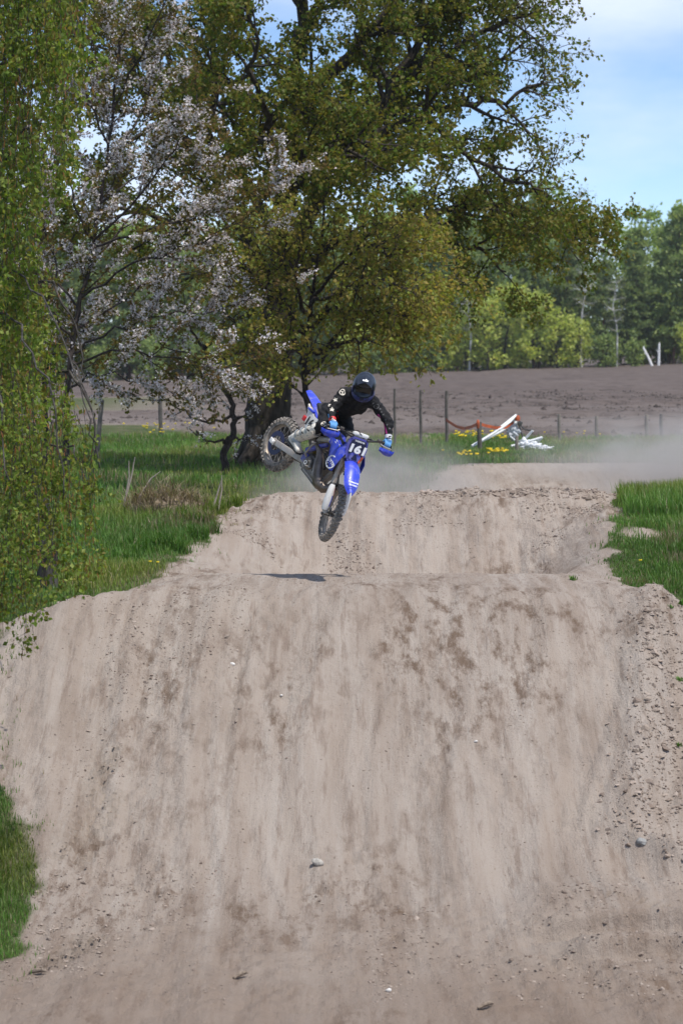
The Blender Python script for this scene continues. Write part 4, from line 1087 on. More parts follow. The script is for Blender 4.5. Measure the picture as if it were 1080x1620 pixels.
# --- small weeds in the dirt
M_WEED = leaf_mat('weed_leaf', .35, .5, (1.05, 1.15, .5))
def weed(px, py, sz, label, seed):
    p = ground_hit(px, py); r = np.random.RandomState(seed); n = 26
    V, q, tr, C = blades(r, r.normal(0, sz * .28, (n, 3)) * [1, 1, 0], r.uniform(.5, 1.2, n) * sz, np.full(n, sz * .12), GREENS + FRESH, 1.0)
    o = link('weed', np_mesh('weed', V, [q, tr], cols=C), M_WEED); o.location = p - Vector((0, 0, .004)); tag(o, label, 'weed', 'weeds in the dirt at the right edge')
weed(1074, 1078, .06, 'small green weed by the right edge below the crest', 1)
weed(1072, 1180, .05, 'lowest small green weed by the right edge', 2)
weed(1060, 962, .05, 'tiny weed just under the right grass corner', 3)
weed(1078, 957, .08, 'leafy weed touching the right grass corner', 4)
weed(906, 918, .07, 'little dark dead weed at the right end of the near crest', 5)

# --- dandelions
M_DAND = mat('dandelion_yellow', (.86, .68, .03), .7)
M_STEM = mat('flower_stem', (.10, .20, .04), .6)
def dandelion_mesh():
    mb = MB(); mb.revolve([(.001, .004), (.012, .006), (.020, .003), (.019, -.003), (.008, -.010), (.001, -.010)], (0, 0, .0), (0, 0, 1), 10)
    for k in range(14):
        a = k * 2.4; d = Vector((math.cos(a), math.sin(a), .25)); mb.tube([d * .008 + Vector((0, 0, .004)), d * .021 + Vector((0, 0, .004))], [.003, .0012], 4)
    st = MB(); st.tube([(0, 0, -.16), (.004, .002, -.08), (0, 0, -.006)], [.0026, .0022, .002], 5)
    return mb, st
_m, _s = dandelion_mesh(); d0 = _m.build('dandelion', M_DAND); s0 = _s.build('stem', M_STEM, d0)
used_d = [False]
def dandelion(p, label, group, sc=1.0, lift=.17):
    if used_d[0]:
        o = d0.copy(); COL.objects.link(o); c = s0.copy(); COL.objects.link(c); c.parent = o
    else: o = d0; used_d[0] = True
    o.location = (p.x, p.y, float(H(p.x, p.y)) + .155 * sc); o.scale = (sc, sc, sc); tag(o, label, 'flower', group)
    o.rotation_euler = (rd.gauss(0, .15), rd.gauss(0, .15), rd.uniform(0, 6))
rd = random.Random(4)
dandelion(ground_hit(238, 908), 'left one of two dandelions on the grass edge below the left bank', 'dandelions', 1.0)
dandelion(ground_hit(250, 909), 'right one of two dandelions on the grass edge below the left bank', 'dandelions', 1.0)
dandelion(ground_hit(1012, 908), 'single dandelion in the right verge by the near crest', 'dandelions', 1.1)
def dpatch(n, x0, x1, y0, y1, label, sc):
    for _ in range(n):
        p = ground_hit(rd.gauss((x0 + x1) / 2, (x1 - x0) / 4), rd.uniform(y0, y1), 40, 90); dandelion(p, label, label, sc)
dpatch(26, 195, 300, 682, 700, 'dandelion in the patch around the dark left fence post', 1.7)
dpatch(34, 715, 775, 696, 706, 'dandelion in the patch left of the white frame', 1.7)
dpatch(18, 775, 805, 700, 708, 'dandelion in front of the white frame', 1.6)
dpatch(20, 772, 802, 729, 735, 'dandelion in the tight clump at the edge of the second track', 1.8)
dpatch(16, 700, 765, 728, 738, 'dandelion along the edge of the second track below the ribbon', 1.6)
dpatch(6, 860, 975, 692, 702, 'dandelion beside the low fence posts on the right', 1.5)

# --- heap of dry grass on the bank
M_DEAD = mat('dead_stem', (.38, .32, .26), .9)
def dry_heap():
    p = ground_hit(262, 812, 30, 45); r = np.random.RandomState(3); n = 900
    a = r.uniform(0, 6.28, n); q = np.sqrt(r.rand(n)); P = np.stack([np.cos(a) * q * .42, np.sin(a) * q * .3, .22 * (1 - q ** 2) * r.uniform(.2, 1, n)], -1)
    V, qd, tr, C = blades(r, P, r.uniform(.12, .34, n), np.full(n, .004), [(.30, .23, .15), (.20, .15, .10), (.40, .33, .23), (.12, .09, .06), (.24, .17, .11)], 1.3)
    root = empty('dry_grass_heap', p); root.scale = (1.5, 1.3, 1.35); tag(root, 'heap of dry brown grass on the green bank left of the far mound', 'grass heap')
    link('dry_blades', np_mesh('dry_blades', V, [qd, tr], cols=C), M_GRASS, root)
    mb = MB(); bmx = 12
    mb.ball((0, 0, .02), .40, .28, .17)
    mb.xf(lambda v: v * (1 + .12 * math.sin(v.x * 23) * math.cos(v.y * 19)))
    mb.build('core', mat('dead_thatch', (.16, .12, .08), .95, noise=((.28, .22, .15), 14), bump=1, bscale=30), root)
    for (x0, z0, x1, z1) in ((-.42, .25, -.3, .62), (-.42, .22, -.36, .58), (-.3, .3, -.05, .46), (.50, .1, .56, .42), (.47, .25, .55, .36)):
        tw = MB(); tw.tube([(x0, 0, z0 - .2), ((x0 + x1) / 2 + .03, .02, (z0 + z1) / 2), (x1, 0, z1)], [.011, .008, .004], 5)
        tw.build('dead_stem', M_DEAD, root)
dry_heap()
# ------------------------------------------------------------------ dirt bike, in the air over the near crest
M_BLUE = mat('blue_plastic', (.032, .062, .58), .40, coat=.15, noise=((.24, .23, .46), 16, .50, .78))
M_BLUE_DUSTY = mat('dusty_blue_plastic', (.075, .085, .46), .5, noise=((.26, .25, .38), 12, .45, .75))
M_BLACK = mat('black_plastic', (.012, .012, .014), .5, noise=((.06, .055, .05), 25, .5, .8))
M_RUBBER = mat('dusty_tyre_rubber', (.115, .104, .094), .9, noise=((.37, .33, .29), 14, .34, .62))
M_RIM = mat('dusty_rim', (.36, .32, .28), .5, .4, noise=((.46, .36, .27), 10, .4, .7))
M_ALU = mat('dusty_aluminium', (.52, .48, .44), .5, .45, noise=((.44, .37, .30), 16, .42, .66))
M_STEEL = mat('dark_steel', (.12, .115, .11), .45, .7, noise=((.26, .22, .18), 20, .5, .75))
M_PIPE = mat('burnt_exhaust_steel', (.15, .125, .105), .40, .75, noise=((.26, .21, .17), 9, .42, .7))
M_ENGINE = mat('engine_casting', (.20, .19, .18), .6, .5, noise=((.34, .29, .24), 22, .45, .7), bump=.3, bscale=60)
M_WHITE = mat('white_plastic', (.84, .83, .81), .5, noise=((.70, .65, .58), 14, .5, .8))
M_NAVY = mat('navy_plate', (.012, .014, .060), .4)
M_PLATE_RIM = mat('violet_blue_plate_edge', (.085, .085, .40), .45, noise=((.20, .19, .36), 14, .5, .8))
M_INK_W = mat('white_print', (.85, .86, .88), .5)
M_INK_K = mat('black_print', (.015, .015, .018), .5)
M_ORANGE = mat('orange_print', (.80, .13, .03), .5)
M_PINK = mat('pink_print', (.70, .08, .22), .5)
M_RED = mat('red_print', (.65, .03, .03), .5)
M_GOLD = mat('gold_spring', (.50, .36, .10), .4, .6)
M_SEAT = mat('black_seat_cover', (.014, .014, .016), .75, bump=.3, bscale=90)

D_AX = 29.3
FW_c, LF_c, UP_c = Vector((.43, -.57, .70)), None, Vector((.53, .79, .32))
FW_c.normalize(); UP_c = (UP_c - FW_c * UP_c.dot(FW_c)).normalized(); LF_c = UP_c.cross(FW_c)
c2w = lambda v: CX * v.x + CU * v.y + CB * v.z
FWD, LEFT, UPB = c2w(FW_c), c2w(LF_c), c2w(UP_c)
REAR = Vector((-.80, 0, .253)); FRONT = Vector((.68, 0, .263))
BR = Matrix((FWD, LEFT, UPB)).transposed()
axle_w = un(444, 703, D_AX)
bike_loc = axle_w - BR @ REAR
bike = empty('dirt_bike', bike_loc)
bike.rotation_mode = 'QUATERNION'; bike.rotation_quaternion = BR.to_quaternion()
tag(bike, 'blue motocross bike number 161 flying nose down over the near crest', 'motorcycle')

RAKE = R(22.5); ks = Vector((-math.sin(RAKE), 0, math.cos(RAKE))); kn = Vector((math.cos(RAKE), 0, math.sin(RAKE)))   # up the fork, and forwards across it
STEER = R(-25)
ST_P = FRONT - kn * .035
def steer(p): return ST_P + Quaternion(ks, STEER) @ (Vector(p) - ST_P)
def fk(s, f=0.0, y=0.0): return FRONT + ks * (s + .09 * min(1, max(0, (s - .36) / .05))) + kn * f + Vector((0, y, 0))      # point on the fork: s up the legs, f forwards, y left

def text_obj(name, body, size, m, parent, o, xd, yd, thick=.004, bold=.0, shear=.0, fn=None, sx=1.0):
    cu = bpy.data.curves.new(name, 'FONT'); cu.body = body; cu.size = size; cu.extrude = thick / 2; cu.offset = bold; cu.shear = shear
    cu.align_x = 'CENTER'; cu.align_y = 'CENTER'; cu.resolution_u = 3
    to = bpy.data.objects.new(name, cu); COL.objects.link(to)
    dg = bpy.context.evaluated_depsgraph_get(); me = bpy.data.meshes.new_from_object(to.evaluated_get(dg))
    bpy.data.objects.remove(to)
    xd = Vector(xd).normalized(); yd = Vector(yd); yd = (yd - xd * yd.dot(xd)).normalized(); nd = xd.cross(yd)
    for v in me.vertices:
        q = Vector(o) + xd * (v.co.x * sx) + yd * v.co.y + nd * v.co.z
        v.co = fn(q) if fn else q
    me.materials.clear()
    return link(name, me, m, parent)

def wheel(name, c, Ro, w, rim_r, n_k, parent, fn=None, disc_side=-1, disc_r=.125, hub_w=.09):
    fn = fn or (lambda p: p)
    c = Vector(c); ax = Vector((0, 1, 0))
    hub = MB(); hub.revolve([(.0, -hub_w), (.022, -hub_w), (.022, -hub_w * .75), (.05, -hub_w * .55), (.05, -hub_w * .45), (.026, -hub_w * .4), (.026, hub_w * .4), (.05, hub_w * .45), (.05, hub_w * .55), (.022, hub_w * .75), (.022, hub_w), (0, hub_w)], c, ax, 20)
    hub.xf(fn); W = hub.build(name, M_STEEL, parent)
    ty = MB(); h = w / 2; prof = []
    for k in range(13):
        a = math.pi * (k / 12); prof.append((rim_r + (Ro - .016 - rim_r) * math.sin(a) ** .62 if 0 < k < 12 else rim_r, -h * math.cos(a) * (1.0 if 2 < k < 10 else .86)))
    prof.append((rim_r - .008, h * .5)); prof.append((rim_r - .008, -h * .5))
    ty.revolve(prof, c, ax, 64, True)
    for k in range(n_k):
        for row, (yy, rr, tilt, sz) in enumerate(((-.20, Ro - .006, 0, (.024, .020, .026)), (.20, Ro - .006, 0, (.024, .020, .026)), (-.62, Ro - .018, -.55, (.026, .018, .026)), (.62, Ro - .018, .55, (.026, .018, .026)), (-.90, Ro - .045, -1.05, (.024, .013, .022)), (.90, Ro - .045, 1.05, (.024, .013, .022)))):
            a = 2 * math.pi * (k + (.5 if row in (2, 3) else .12 * row)) / n_k
            er = Vector((math.cos(a), 0, math.sin(a))); et = Vector((-math.sin(a), 0, math.cos(a)))
            q = Quaternion(et, -tilt); nr = q @ er; ny = q @ ax
            ty.box(c + er * (rr) + ax * (yy * h), sz, Matrix((et, ny, nr)).transposed())
    ty.xf(fn); ty.build('tyre', M_RUBBER, W, autosm=35)
    rm = MB(); rm.revolve([(rim_r + .006, -h * .62), (rim_r - .004, -h * .60), (rim_r - .016, -h * .30), (rim_r - .020, 0), (rim_r - .016, h * .30), (rim_r - .004, h * .60), (rim_r + .006, h * .62)], c, ax, 64)
    rm.xf(fn); rm.build('rim', M_RIM, W)
    for k in range(32):
        a = 2 * math.pi * k / 32; sgn = 1 if k % 2 else -1; a2 = a + (.32 if (k // 2) % 2 else -.32)
        sp = MB(); sp.tube([c + Vector((math.cos(a2) * .048, sgn * hub_w * .5, math.sin(a2) * .048)), c + Vector((math.cos(a) * (rim_r - .012), sgn * .008, math.sin(a) * (rim_r - .012)))], .0028, 4)
        sp.xf(fn); sp.build('spoke', M_ALU, W, False)
    ds = MB(); y0 = disc_side * hub_w * .72
    ds.revolve([(disc_r - .032, y0 - .002), (disc_r, y0 - .002), (disc_r, y0 + .002), (disc_r - .032, y0 + .002)], c, ax, 40, True)
    for k in range(6):
        a = k * math.pi / 3; ds.tube([c + Vector((math.cos(a) * .03, y0, math.sin(a) * .03)), c + Vector((math.cos(a + .3) * (disc_r - .02), y0, math.sin(a + .3) * (disc_r - .02)))], .006, 5)
    ds.xf(fn); ds.build('brake_disc', M_STEEL, W)
    return W

rw = wheel('rear_wheel', REAR, .335, .112, .245, 34, bike)
# blue guard ring by the rear hub, sprocket on the left
g = MB(); g.revolve([(.092, -.078), (.150, -.078), (.150, -.072), (.092, -.072)], REAR, (0, 1, 0), 36, True); g.build('disc_guard', M_NAVY, rw)
g = MB(); g.revolve([(.03, .060), (.105, .060), (.105, .066), (.03, .066)], REAR, (0, 1, 0), 36, True); g.build('sprocket', M_STEEL, rw)
fw = wheel('front_wheel', FRONT, .345, .088, .272, 38, bike, steer, 1, .135, .065)

# swingarm, chain, shock
PIV = REAR + Vector((.60, 0, .15))
m_ = MB()
for sy in (-1, 1):
    a = REAR + Vector((-.04, sy * .105, 0)); b = PIV + Vector((0, sy * .085, 0))
    d = (b - a).normalized(); up = Vector((0, 1, 0)).cross(d).normalized() * -1; Mx = Matrix((d, Vector((0, 1, 0)), up)).transposed()
    m_.box((a + b) / 2, ((b - a).length, .034, .074), Mx, .010)
m_.box(PIV + Vector((-.07, 0, -.015)), (.10, .18, .07), None, .015)
m_.tube([REAR + Vector((0, -.135, 0)), REAR + Vector((0, .135, 0))], .014, 10)
m_.build('swingarm', M_ALU, bike)
m_ = MB(); m_.box(REAR + Vector((-.02, -.128, .0)), (.10, .014, .06), None, .006); m_.tube([REAR + Vector((0, -.15, 0)), REAR + Vector((0, -.12, 0))], .020, 6); m_.build('axle_block', M_WHITE, bike)
m_ = MB()
for zz in (.085, -.075): m_.tube([REAR + Vector((0, .063, zz * 1.2)), PIV + Vector((.08, .063, zz * .5))], .009, 6)
m_.build('chain', M_STEEL, bike)
m_ = MB(); m_.tube([(-.20, 0, .50), (-.12, 0, .86)], .020, 10); m_.tube([(-.185, 0, .55), (-.135, 0, .80)], .042, 12); m_.build('shock', M_GOLD, bike)
m_ = MB(); m_.box((-.66, -.075, .27), (.10, .04, .06), None, .01); m_.build('rear_caliper', M_STEEL, bike)

# frame
m_ = MB()
head0, head1 = fk(.60, -.035), fk(.84, -.035)
m_.tube([head0, head1], .036, 12)
for sy in (-1, 1):
    m_.tube([head1 - ks * .06, (.12, sy * .11, .90), (-.10, sy * .115, .78), (-.16, sy * .10, .60), (-.17, sy * .09, .42), (-.10, sy * .09, .36)], [.035, .036, .036, .038, .036, .024], 8)
    m_.tube([head0 + ks * .02, (.33, sy * .05, .66), (.28, sy * .07, .42), (.20, sy * .08, .34), (-.10, sy * .09, .345)], [.026, .022, .020, .018, .018], 8)
    m_.tube([(-.10, sy * .10, .84), (-.40, sy * .08, .93), (-.62, sy * .05, .97)], .013, 7)
    m_.tube([(-.16, sy * .10, .60), (-.40, sy * .08, .80), (-.52, sy * .07, .94)], .012, 7)
m_.build('frame', M_ALU, bike)
m_ = MB(); m_.box((-.155, -.125, .475), (.09, .018, .12), None, .008); m_.tube([(-.17, -.14, .56), (-.02, -.13, .72), (.06, -.12, .80)], [.034, .030, .026], 8); m_.build('frame_guard', M_BLUE_DUSTY, bike)

# engine
en = MB(); en.box((.02, 0, .46), (.34, .22, .22), Matrix.Rotation(-.08, 3, 'Y'), .035)
en.revolve([(0, -.155), (.055, -.155), (.075, -.140), (.082, -.10), (.082, 0)], (-.04, 0, .46), (0, 1, 0), 24)
en.revolve([(0, .15), (.06, .15), (.075, .13), (.075, .0)], (.10, 0, .45), (0, 1, 0), 24)
en.revolve([(0, -.150), (.040, -.150), (.050, -.13), (.050, 0)], (.12, 0, .44), (0, 1, 0), 20)
en.box((-.02, 0, .345), (.40, .16, .05), None, .02)
E = en.build('engine', M_ENGINE, bike)
cy = MB(); cyd = Vector((.18, 0, 1)).normalized(); cM = Matrix((Vector((1, 0, -.18)).normalized(), Vector((0, 1, 0)), cyd)).transposed()
for k in range(5): cy.box(Vector((.09, 0, .56)) + cyd * (.032 * k + .01), (.15, .15, .018), cM, .006)
cy.box(Vector((.09, 0, .56)) + cyd * .075, (.12, .12, .17), cM, .01); cy.box(Vector((.09, 0, .56)) + cyd * .175, (.125, .125, .05), cM, .02)
cy.build('cylinder', M_ENGINE, E)
cb = MB(); cb.tube([(-.02, 0, .60), (-.14, 0, .66)], .035, 10); cb.tube([(-.08, 0, .57), (-.07, 0, .70)], .030, 10); cb.build('carburettor', M_ALU, E)
kk = MB(); kk.tube([(-.13, -.13, .50), (-.14, -.165, .52), (-.11, -.17, .66), (-.08, -.17, .72)], [.016, .013, .011, .010], 7); kk.tube([(-.08, -.15, .72), (-.08, -.225, .715)], .010, 7); kk.build('kick_starter', M_ALU, E)
cc = MB(); cc.revolve([(0, -.170), (.030, -.170), (.046, -.162), (.050, -.150)], (-.04, 0, .46), (0, 1, 0), 20); cc.build('clutch_cover', M_STEEL, E)
em = MB(); em.revolve([(.018, -.1745), (.026, -.1745), (.026, -.172), (.018, -.172)], (-.04, 0, .46), (0, 1, 0), 16, True); em.build('cover_ring', M_INK_W, E)
wp = MB(); wp.tube([(.12, -.155, .46), (.20, -.15, .52), (.28, -.14, .60)], .014, 7); wp.build('water_hose', M_BLACK, E)

# expansion chamber and silencer (right side)
ep = MB(); ep.tube([(.16, 0, .60), (.26, -.005, .62), (.38, -.015, .60), (.455, -.035, .54), (.47, -.075, .46), (.425, -.125, .415), (.350, -.165, .420), (.275, -.185, .485), (.215, -.190, .57), (.15, -.180, .645), (.06, -.165, .69), (-.06, -.150, .705), (-.20, -.145, .735)],
                 [.026, .030, .036, .045, .055, .062, .066, .066, .062, .052, .038, .024, .018], 14)
ep.build('exhaust_pipe', M_PIPE, bike)
sl = MB(); sl.tube([(-.18, -.145, .73), (-.26, -.130, .775)], .020, 10); sl.tube([(-.25, -.130, .775), (-.28, -.125, .79), (-.56, -.115, .905), (-.59, -.115, .915)], [.026, .037, .037, .026], 14); sl.tube([(-.58, -.115, .91), (-.63, -.115, .935)], [.022, .016], 10)
sl.build('silencer', M_ALU, bike)

# foot pegs, brake pedal
for sy in (-1, 1):
    m_ = MB(); m_.box((-.22, sy * .185, .485), (.05, .11, .018), None, .004); m_.tube([(-.22, sy * .10, .475), (-.22, sy * .15, .48)], .013, 7); m_.build('foot_peg', M_STEEL, bike)
m_ = MB(); m_.tube([(-.15, -.13, .44), (-.02, -.165, .43), (.06, -.17, .46)], [.010, .009, .008], 7); m_.box((.07, -.175, .467), (.04, .04, .012), None, .004); m_.build('brake_pedal', M_ALU, bike)
m_ = MB(); m_.tube([(-.15, .13, .44), (-.02, .165, .43), (.04, .17, .46)], .009, 7); m_.build('shift_lever', M_ALU, bike)

# seat, tank, fenders
def loft(sections, closed_ends=True):
    """sections: list of rings with equal counts"""
    mb = MB(); n = len(sections[0]); V = [p for s_ in sections for p in s_]; F = []
    for i in range(len(sections) - 1):
        for k in range(n): F.append((i * n + k, i * n + (k + 1) % n, (i + 1) * n + (k + 1) % n, (i + 1) * n + k))
    if closed_ends: F.append(tuple(range(n))[::-1]); F.append(tuple(range((len(sections) - 1) * n, len(sections) * n)))
    return mb.add(V, F)
def oval(x, z, hw, hh, n=14, e=.7):
    out = []
    for k in range(n):
        a = 2 * math.pi * k / n; c, s_ = math.cos(a), math.sin(a)
        out.append(Vector((x, hw * math.copysign(abs(c) ** e, c), z + hh * math.copysign(abs(s_) ** e, s_))))
    return out
loft([oval(.20, .985, .055, .035), oval(.10, .965, .075, .055), oval(-.08, .945, .082, .060), oval(-.28, .950, .088, .055), oval(-.46, .972, .085, .045), oval(-.58, .995, .06, .025)]).build('seat', M_SEAT, bike)
loft([oval(.44, .955, .045, .05), oval(.36, .95, .095, .085), oval(.22, .935, .125, .095), oval(.08, .905, .11, .08), oval(-.02, .89, .08, .05)]).build('fuel_tank', M_BLUE, bike)
m_ = MB(); m_.revolve([(0, .03), (.032, .03), (.036, .0)], (.28, 0, 1.01), (.2, 0, 1), 14); m_.build('tank_cap', M_BLACK, bike)

def shell(name, rows, thick, m, parent, fn=None):
    """rows: grid of points; made into a thin solid panel"""
    nr, nc = len(rows), len(rows[0]); top = [[Vector(p) for p in r_] for r_ in rows]
    N = [[None] * nc for _ in range(nr)]
    for i in range(nr):
        for j in range(nc):
            a = top[min(i + 1, nr - 1)][j] - top[max(i - 1, 0)][j]; b = top[i][min(j + 1, nc - 1)] - top[i][max(j - 1, 0)]
            q = a.cross(b); N[i][j] = q.normalized() if q.length > 1e-9 else Vector((0, 0, 1))
    mb = MB(); V = [p for r_ in top for p in r_] + [top[i][j] - N[i][j] * thick for i in range(nr) for j in range(nc)]; F = []; o = nr * nc
    for i in range(nr - 1):
        for j in range(nc - 1):
            a, b, c, d = i * nc + j, i * nc + j + 1, (i + 1) * nc + j + 1, (i + 1) * nc + j
            F.append((a, b, c, d)); F.append((o + d, o + c, o + b, o + a))
    for j in range(nc - 1): F.append((j + 1, j, o + j, o + j + 1)); e = (nr - 1) * nc + j; F.append((e, e + 1, o + e + 1, o + e))
    for i in range(nr - 1): F.append((i * nc, (i + 1) * nc, o + (i + 1) * nc, o + i * nc)); e = i * nc + nc - 1; F.append((e + nc, e, o + e, o + e + nc))
    mb.add(V, F)
    if fn: mb.xf(fn)
    return mb.build(name, m, parent, autosm=50)
# rear fender: arched tongue rising backwards
rows = []
for k in range(9):
    t = k / 8; x = -.36 - .52 * t; z = .955 + .055 * t + .02 * math.sin(t * 3.1); w = .105 - .035 * t - .03 * max(0, t - .8) * 5 * .6
    rows.append([Vector((x - .0 * abs(j), w * j, z - .075 * (1 - .6 * t) * abs(j) ** 2.2)) for j in (-1, -.7, -.35, 0, .35, .7, 1)])
shell('rear_fender', rows, .006, M_BLUE, bike)
# side panels with number
for sy in (-1, 1):
    pts = [[(-.14, .82), (-.20, .90), (-.26, .93)], [(-.24, .72), (-.30, .82), (-.34, .92)], [(-.36, .71), (-.40, .82), (-.43, .93)], [(-.50, .80), (-.52, .87), (-.54, .94)]]
    SP = shell('side_panel', [[Vector((x, sy * (.150 + .03 * (1 - abs(i - 1.5) / 1.5)), z)) for (x, z) in row] for i, row in enumerate(pts)], .008, M_WHITE, bike)
    if sy < 0:
        text_obj('number', '161', .155, M_INK_K, SP, Vector((-.335, -.186, .825)), (1, 0, .12), (.0, 0, 1), .004, .004, .1)
        q = MB(); q.box((-.50, -.168, .80), (.05, .03, .06), None, .006); q.build('red_patch', M_RED, SP)
        q = MB(); q.box((-.47, -.168, .935), (.13, .03, .026), Matrix.Rotation(-.12, 3, 'Y'), .004); q.build('blue_edge', M_BLUE, SP)
# radiator shrouds
for sy in (-1, 1):
    g_ = [[(-.02, .93), (-.01, .87), (.06, .83), (.15, .80)], [(.10, 1.00), (.12, .91), (.16, .83), (.20, .75)], [(.24, 1.02), (.26, .92), (.28, .80), (.29, .67)], [(.37, .985), (.39, .88), (.40, .76), (.39, .62)], [(.45, .93), (.47, .84), (.47, .74), (.45, .64)]]
    yo = [[.095, .12, .135, .13], [.12, .145, .16, .15], [.13, .165, .185, .165], [.125, .18, .20, .18], [.14, .185, .20, .185]]
    SH = shell('radiator_shroud', [[Vector((x, sy * yo[i][j], z + .03)) for j, (x, z) in enumerate(r_)] for i, r_ in enumerate(g_)], .007, M_BLUE, bike)
    if sy < 0:
        # dark grip panel high on the shroud, ring badge and bracket badge
        q = MB(); q.box((.22, -.152, .982), (.22, .012, .075), Matrix.Rotation(.06, 3, 'Y'), .02); q.build('dark_panel', M_BLACK, SH)
        def badge(nm, polys, o, xd, yd, mm):
            mb = MB(); xd = Vector(xd).normalized(); yd = Vector(yd); yd = (yd - xd * yd.dot(xd)).normalized(); nd = xd.cross(yd)
            for (w0, h0, cx, cy_) in polys: mb.box(Vector(o) + xd * cx + yd * cy_, (w0, h0, .004), Matrix((xd, yd, nd)).transposed())
            mb.build(nm, mm, SH)
        bx, by = (1, -.10, -.08), (.05, .12, 1)
        badge('bracket_badge', [(.13, .010, 0, .055), (.010, .11, .060, 0), (.010, .060, -.020, -.005), (.045, .009, -.045, .03)], (.255, -.174, .895), bx, by, M_INK_W)
        rg = MB(); o_ = Vector((.375, -.204, .745)); nd = Vector((.05, -1, .10)).normalized()
        rg.revolve([(.068, 0), (.082, 0), (.082, .005), (.068, .005)], o_, nd, 28, True); rg.build('ring_badge', M_INK_W, SH)
        text_obj('badge_letters', 'GYTR', .052, M_INK_W, SH, o_ + nd * .004, (1, .03, -.15), (.1, .1, 1), .004, .001, .1)
        badge('white_bar', [(.075, .022, 0, 0), (.05, .012, .01, -.03)], (.30, -.168, .72), (1, -.05, .35), by, M_INK_W)
        text_obj('shroud_letters', '125', .040, M_INK_W, SH, Vector((.285, -.170, .765)), (1, .0, .1), (.0, .1, 1), .004, .001, .1)
for sy in (-1, 1):
    q = MB(); q.box((.345, sy * .120, .76), (.035, .10, .26), Matrix.Rotation(-.25, 3, 'Y'), .008)
    for k in range(9): q.box((.347 - .026 + .0065 * k, sy * .120, .655 + .026 * k), (.040, .095, .006), Matrix.Rotation(-.25, 3, 'Y'))
    q.build('radiator', M_BLACK, bike)
m_ = MB(); m_.box((.08, 0, .325), (.42, .20, .02), None, .008); m_.box((.30, 0, .37), (.12, .18, .02), Matrix.Rotation(-.75, 3, 'Y'), .008); m_.build('skid_plate', M_STEEL, bike)
m_ = MB(); m_.box((-.28, 0, .80), (.22, .16, .20), None, .03); m_.build('air_box', M_BLACK, bike)

# --- steered front end
FE = {}
for sy in (-1, 1):
    y = sy * .105
    q = MB(); q.tube([fk(.36, 0, y), fk(.40, 0, y), fk(.88, 0, y)], [.026, .029, .029], 14); q.tube([fk(.06, 0, y), fk(.37, 0, y)], .023, 12); q.tube([fk(.345, 0, y), fk(.375, 0, y)], .033, 14)
    q.tube([fk(.06, 0, y), fk(-.035, .01, y * .86)], [.028, .024], 10)
    q.xf(steer); leg = q.build('fork_leg', M_ALU, bike)
    rows = []
    for s_, w in ((.01, .036), (.05, .046), (.13, .050), (.22, .046), (.29, .038), (.32, .026)):
        rows.append([fk(s_, .010 + w * math.cos(a), y + sy * .002 + w * .85 * math.sin(a)) for a in np.linspace(-1.9 + (.5 if sy > 0 else 0), 1.9 - (.5 if sy < 0 else 0), 9)])
    G = shell('fork_guard', rows, .004, M_WHITE, leg, steer)
    for (s0, s1, mm, f0) in ((.20, .30, M_PINK, .30), (.06, .19, M_BLUE, -.35)):
        r2 = []
        for k in range(5):
            s_ = s0 + (s1 - s0) * k / 4; w = float(np.interp(s_, [.01, .05, .13, .22, .29, .32], [.036, .046, .050, .046, .038, .026])) + .0035
            r2.append([fk(s_, .010 + w * math.cos(a), y + sy * .002 + w * .85 * math.sin(a)) for a in np.linspace(-sy * -1.2 * -1 + f0 - .25, -sy * -1.2 * -1 + f0 + .25, 4)])
        shell('stripe', r2, .002, mm, leg, steer)
q = MB(); q.tube([fk(-.035, .01, -.135), fk(-.035, .01, .135)], .014, 10); q.xf(steer); q.build('front_axle', M_STEEL, bike)
q = MB(); q.box(fk(.05, -.05, .10), (.06, .03, .10), Matrix((kn, Vector((0, 1, 0)), ks)).transposed(), .01); q.xf(steer); q.build('front_caliper', M_STEEL, bike)
fM = Matrix((kn, Vector((0, 1, 0)), ks)).transposed()
q = MB()
for s_ in (.62, .83): q.box(fk(s_, -.015, 0), (.075, .28, .040), fM, .014)
q.xf(steer); q.build('triple_clamp', M_STEEL, bike)
# front fender
rows = []
for k in range(11):
    t = k / 10; x = .36 + .68 * t; z = .845 + .075 * math.sin(min(1, t * 1.15 + .12) * math.pi) - .16 * max(0, t - .45) ** 1.6 * 1.6
    w = (.066 + .030 * math.sin(min(1, t * .95) * math.pi)) * math.sqrt(max(.12, 1 - (max(0, t - .72) / .29) ** 2))
    rows.append([Vector((x, w * j, z - .042 * abs(j) ** 2)) for j in (-1, -.75, -.45, 0, .45, .75, 1)])
FF = shell('front_fender', rows, .006, M_BLUE, bike, steer)
fxd, fyd = Vector((0, 1, 0)), Vector((-.85, 0, .50))
text_obj('fender_letters', 'YAMAHA', .030, M_INK_W, FF, Vector((.948, 0, .829)), fxd, fyd, .004, .0008, 0, steer)
text_obj('fender_letters', 'RACING', .026, M_INK_W, FF, Vector((.980, 0, .808)), fxd, fyd, .004, .0008, 0, steer)
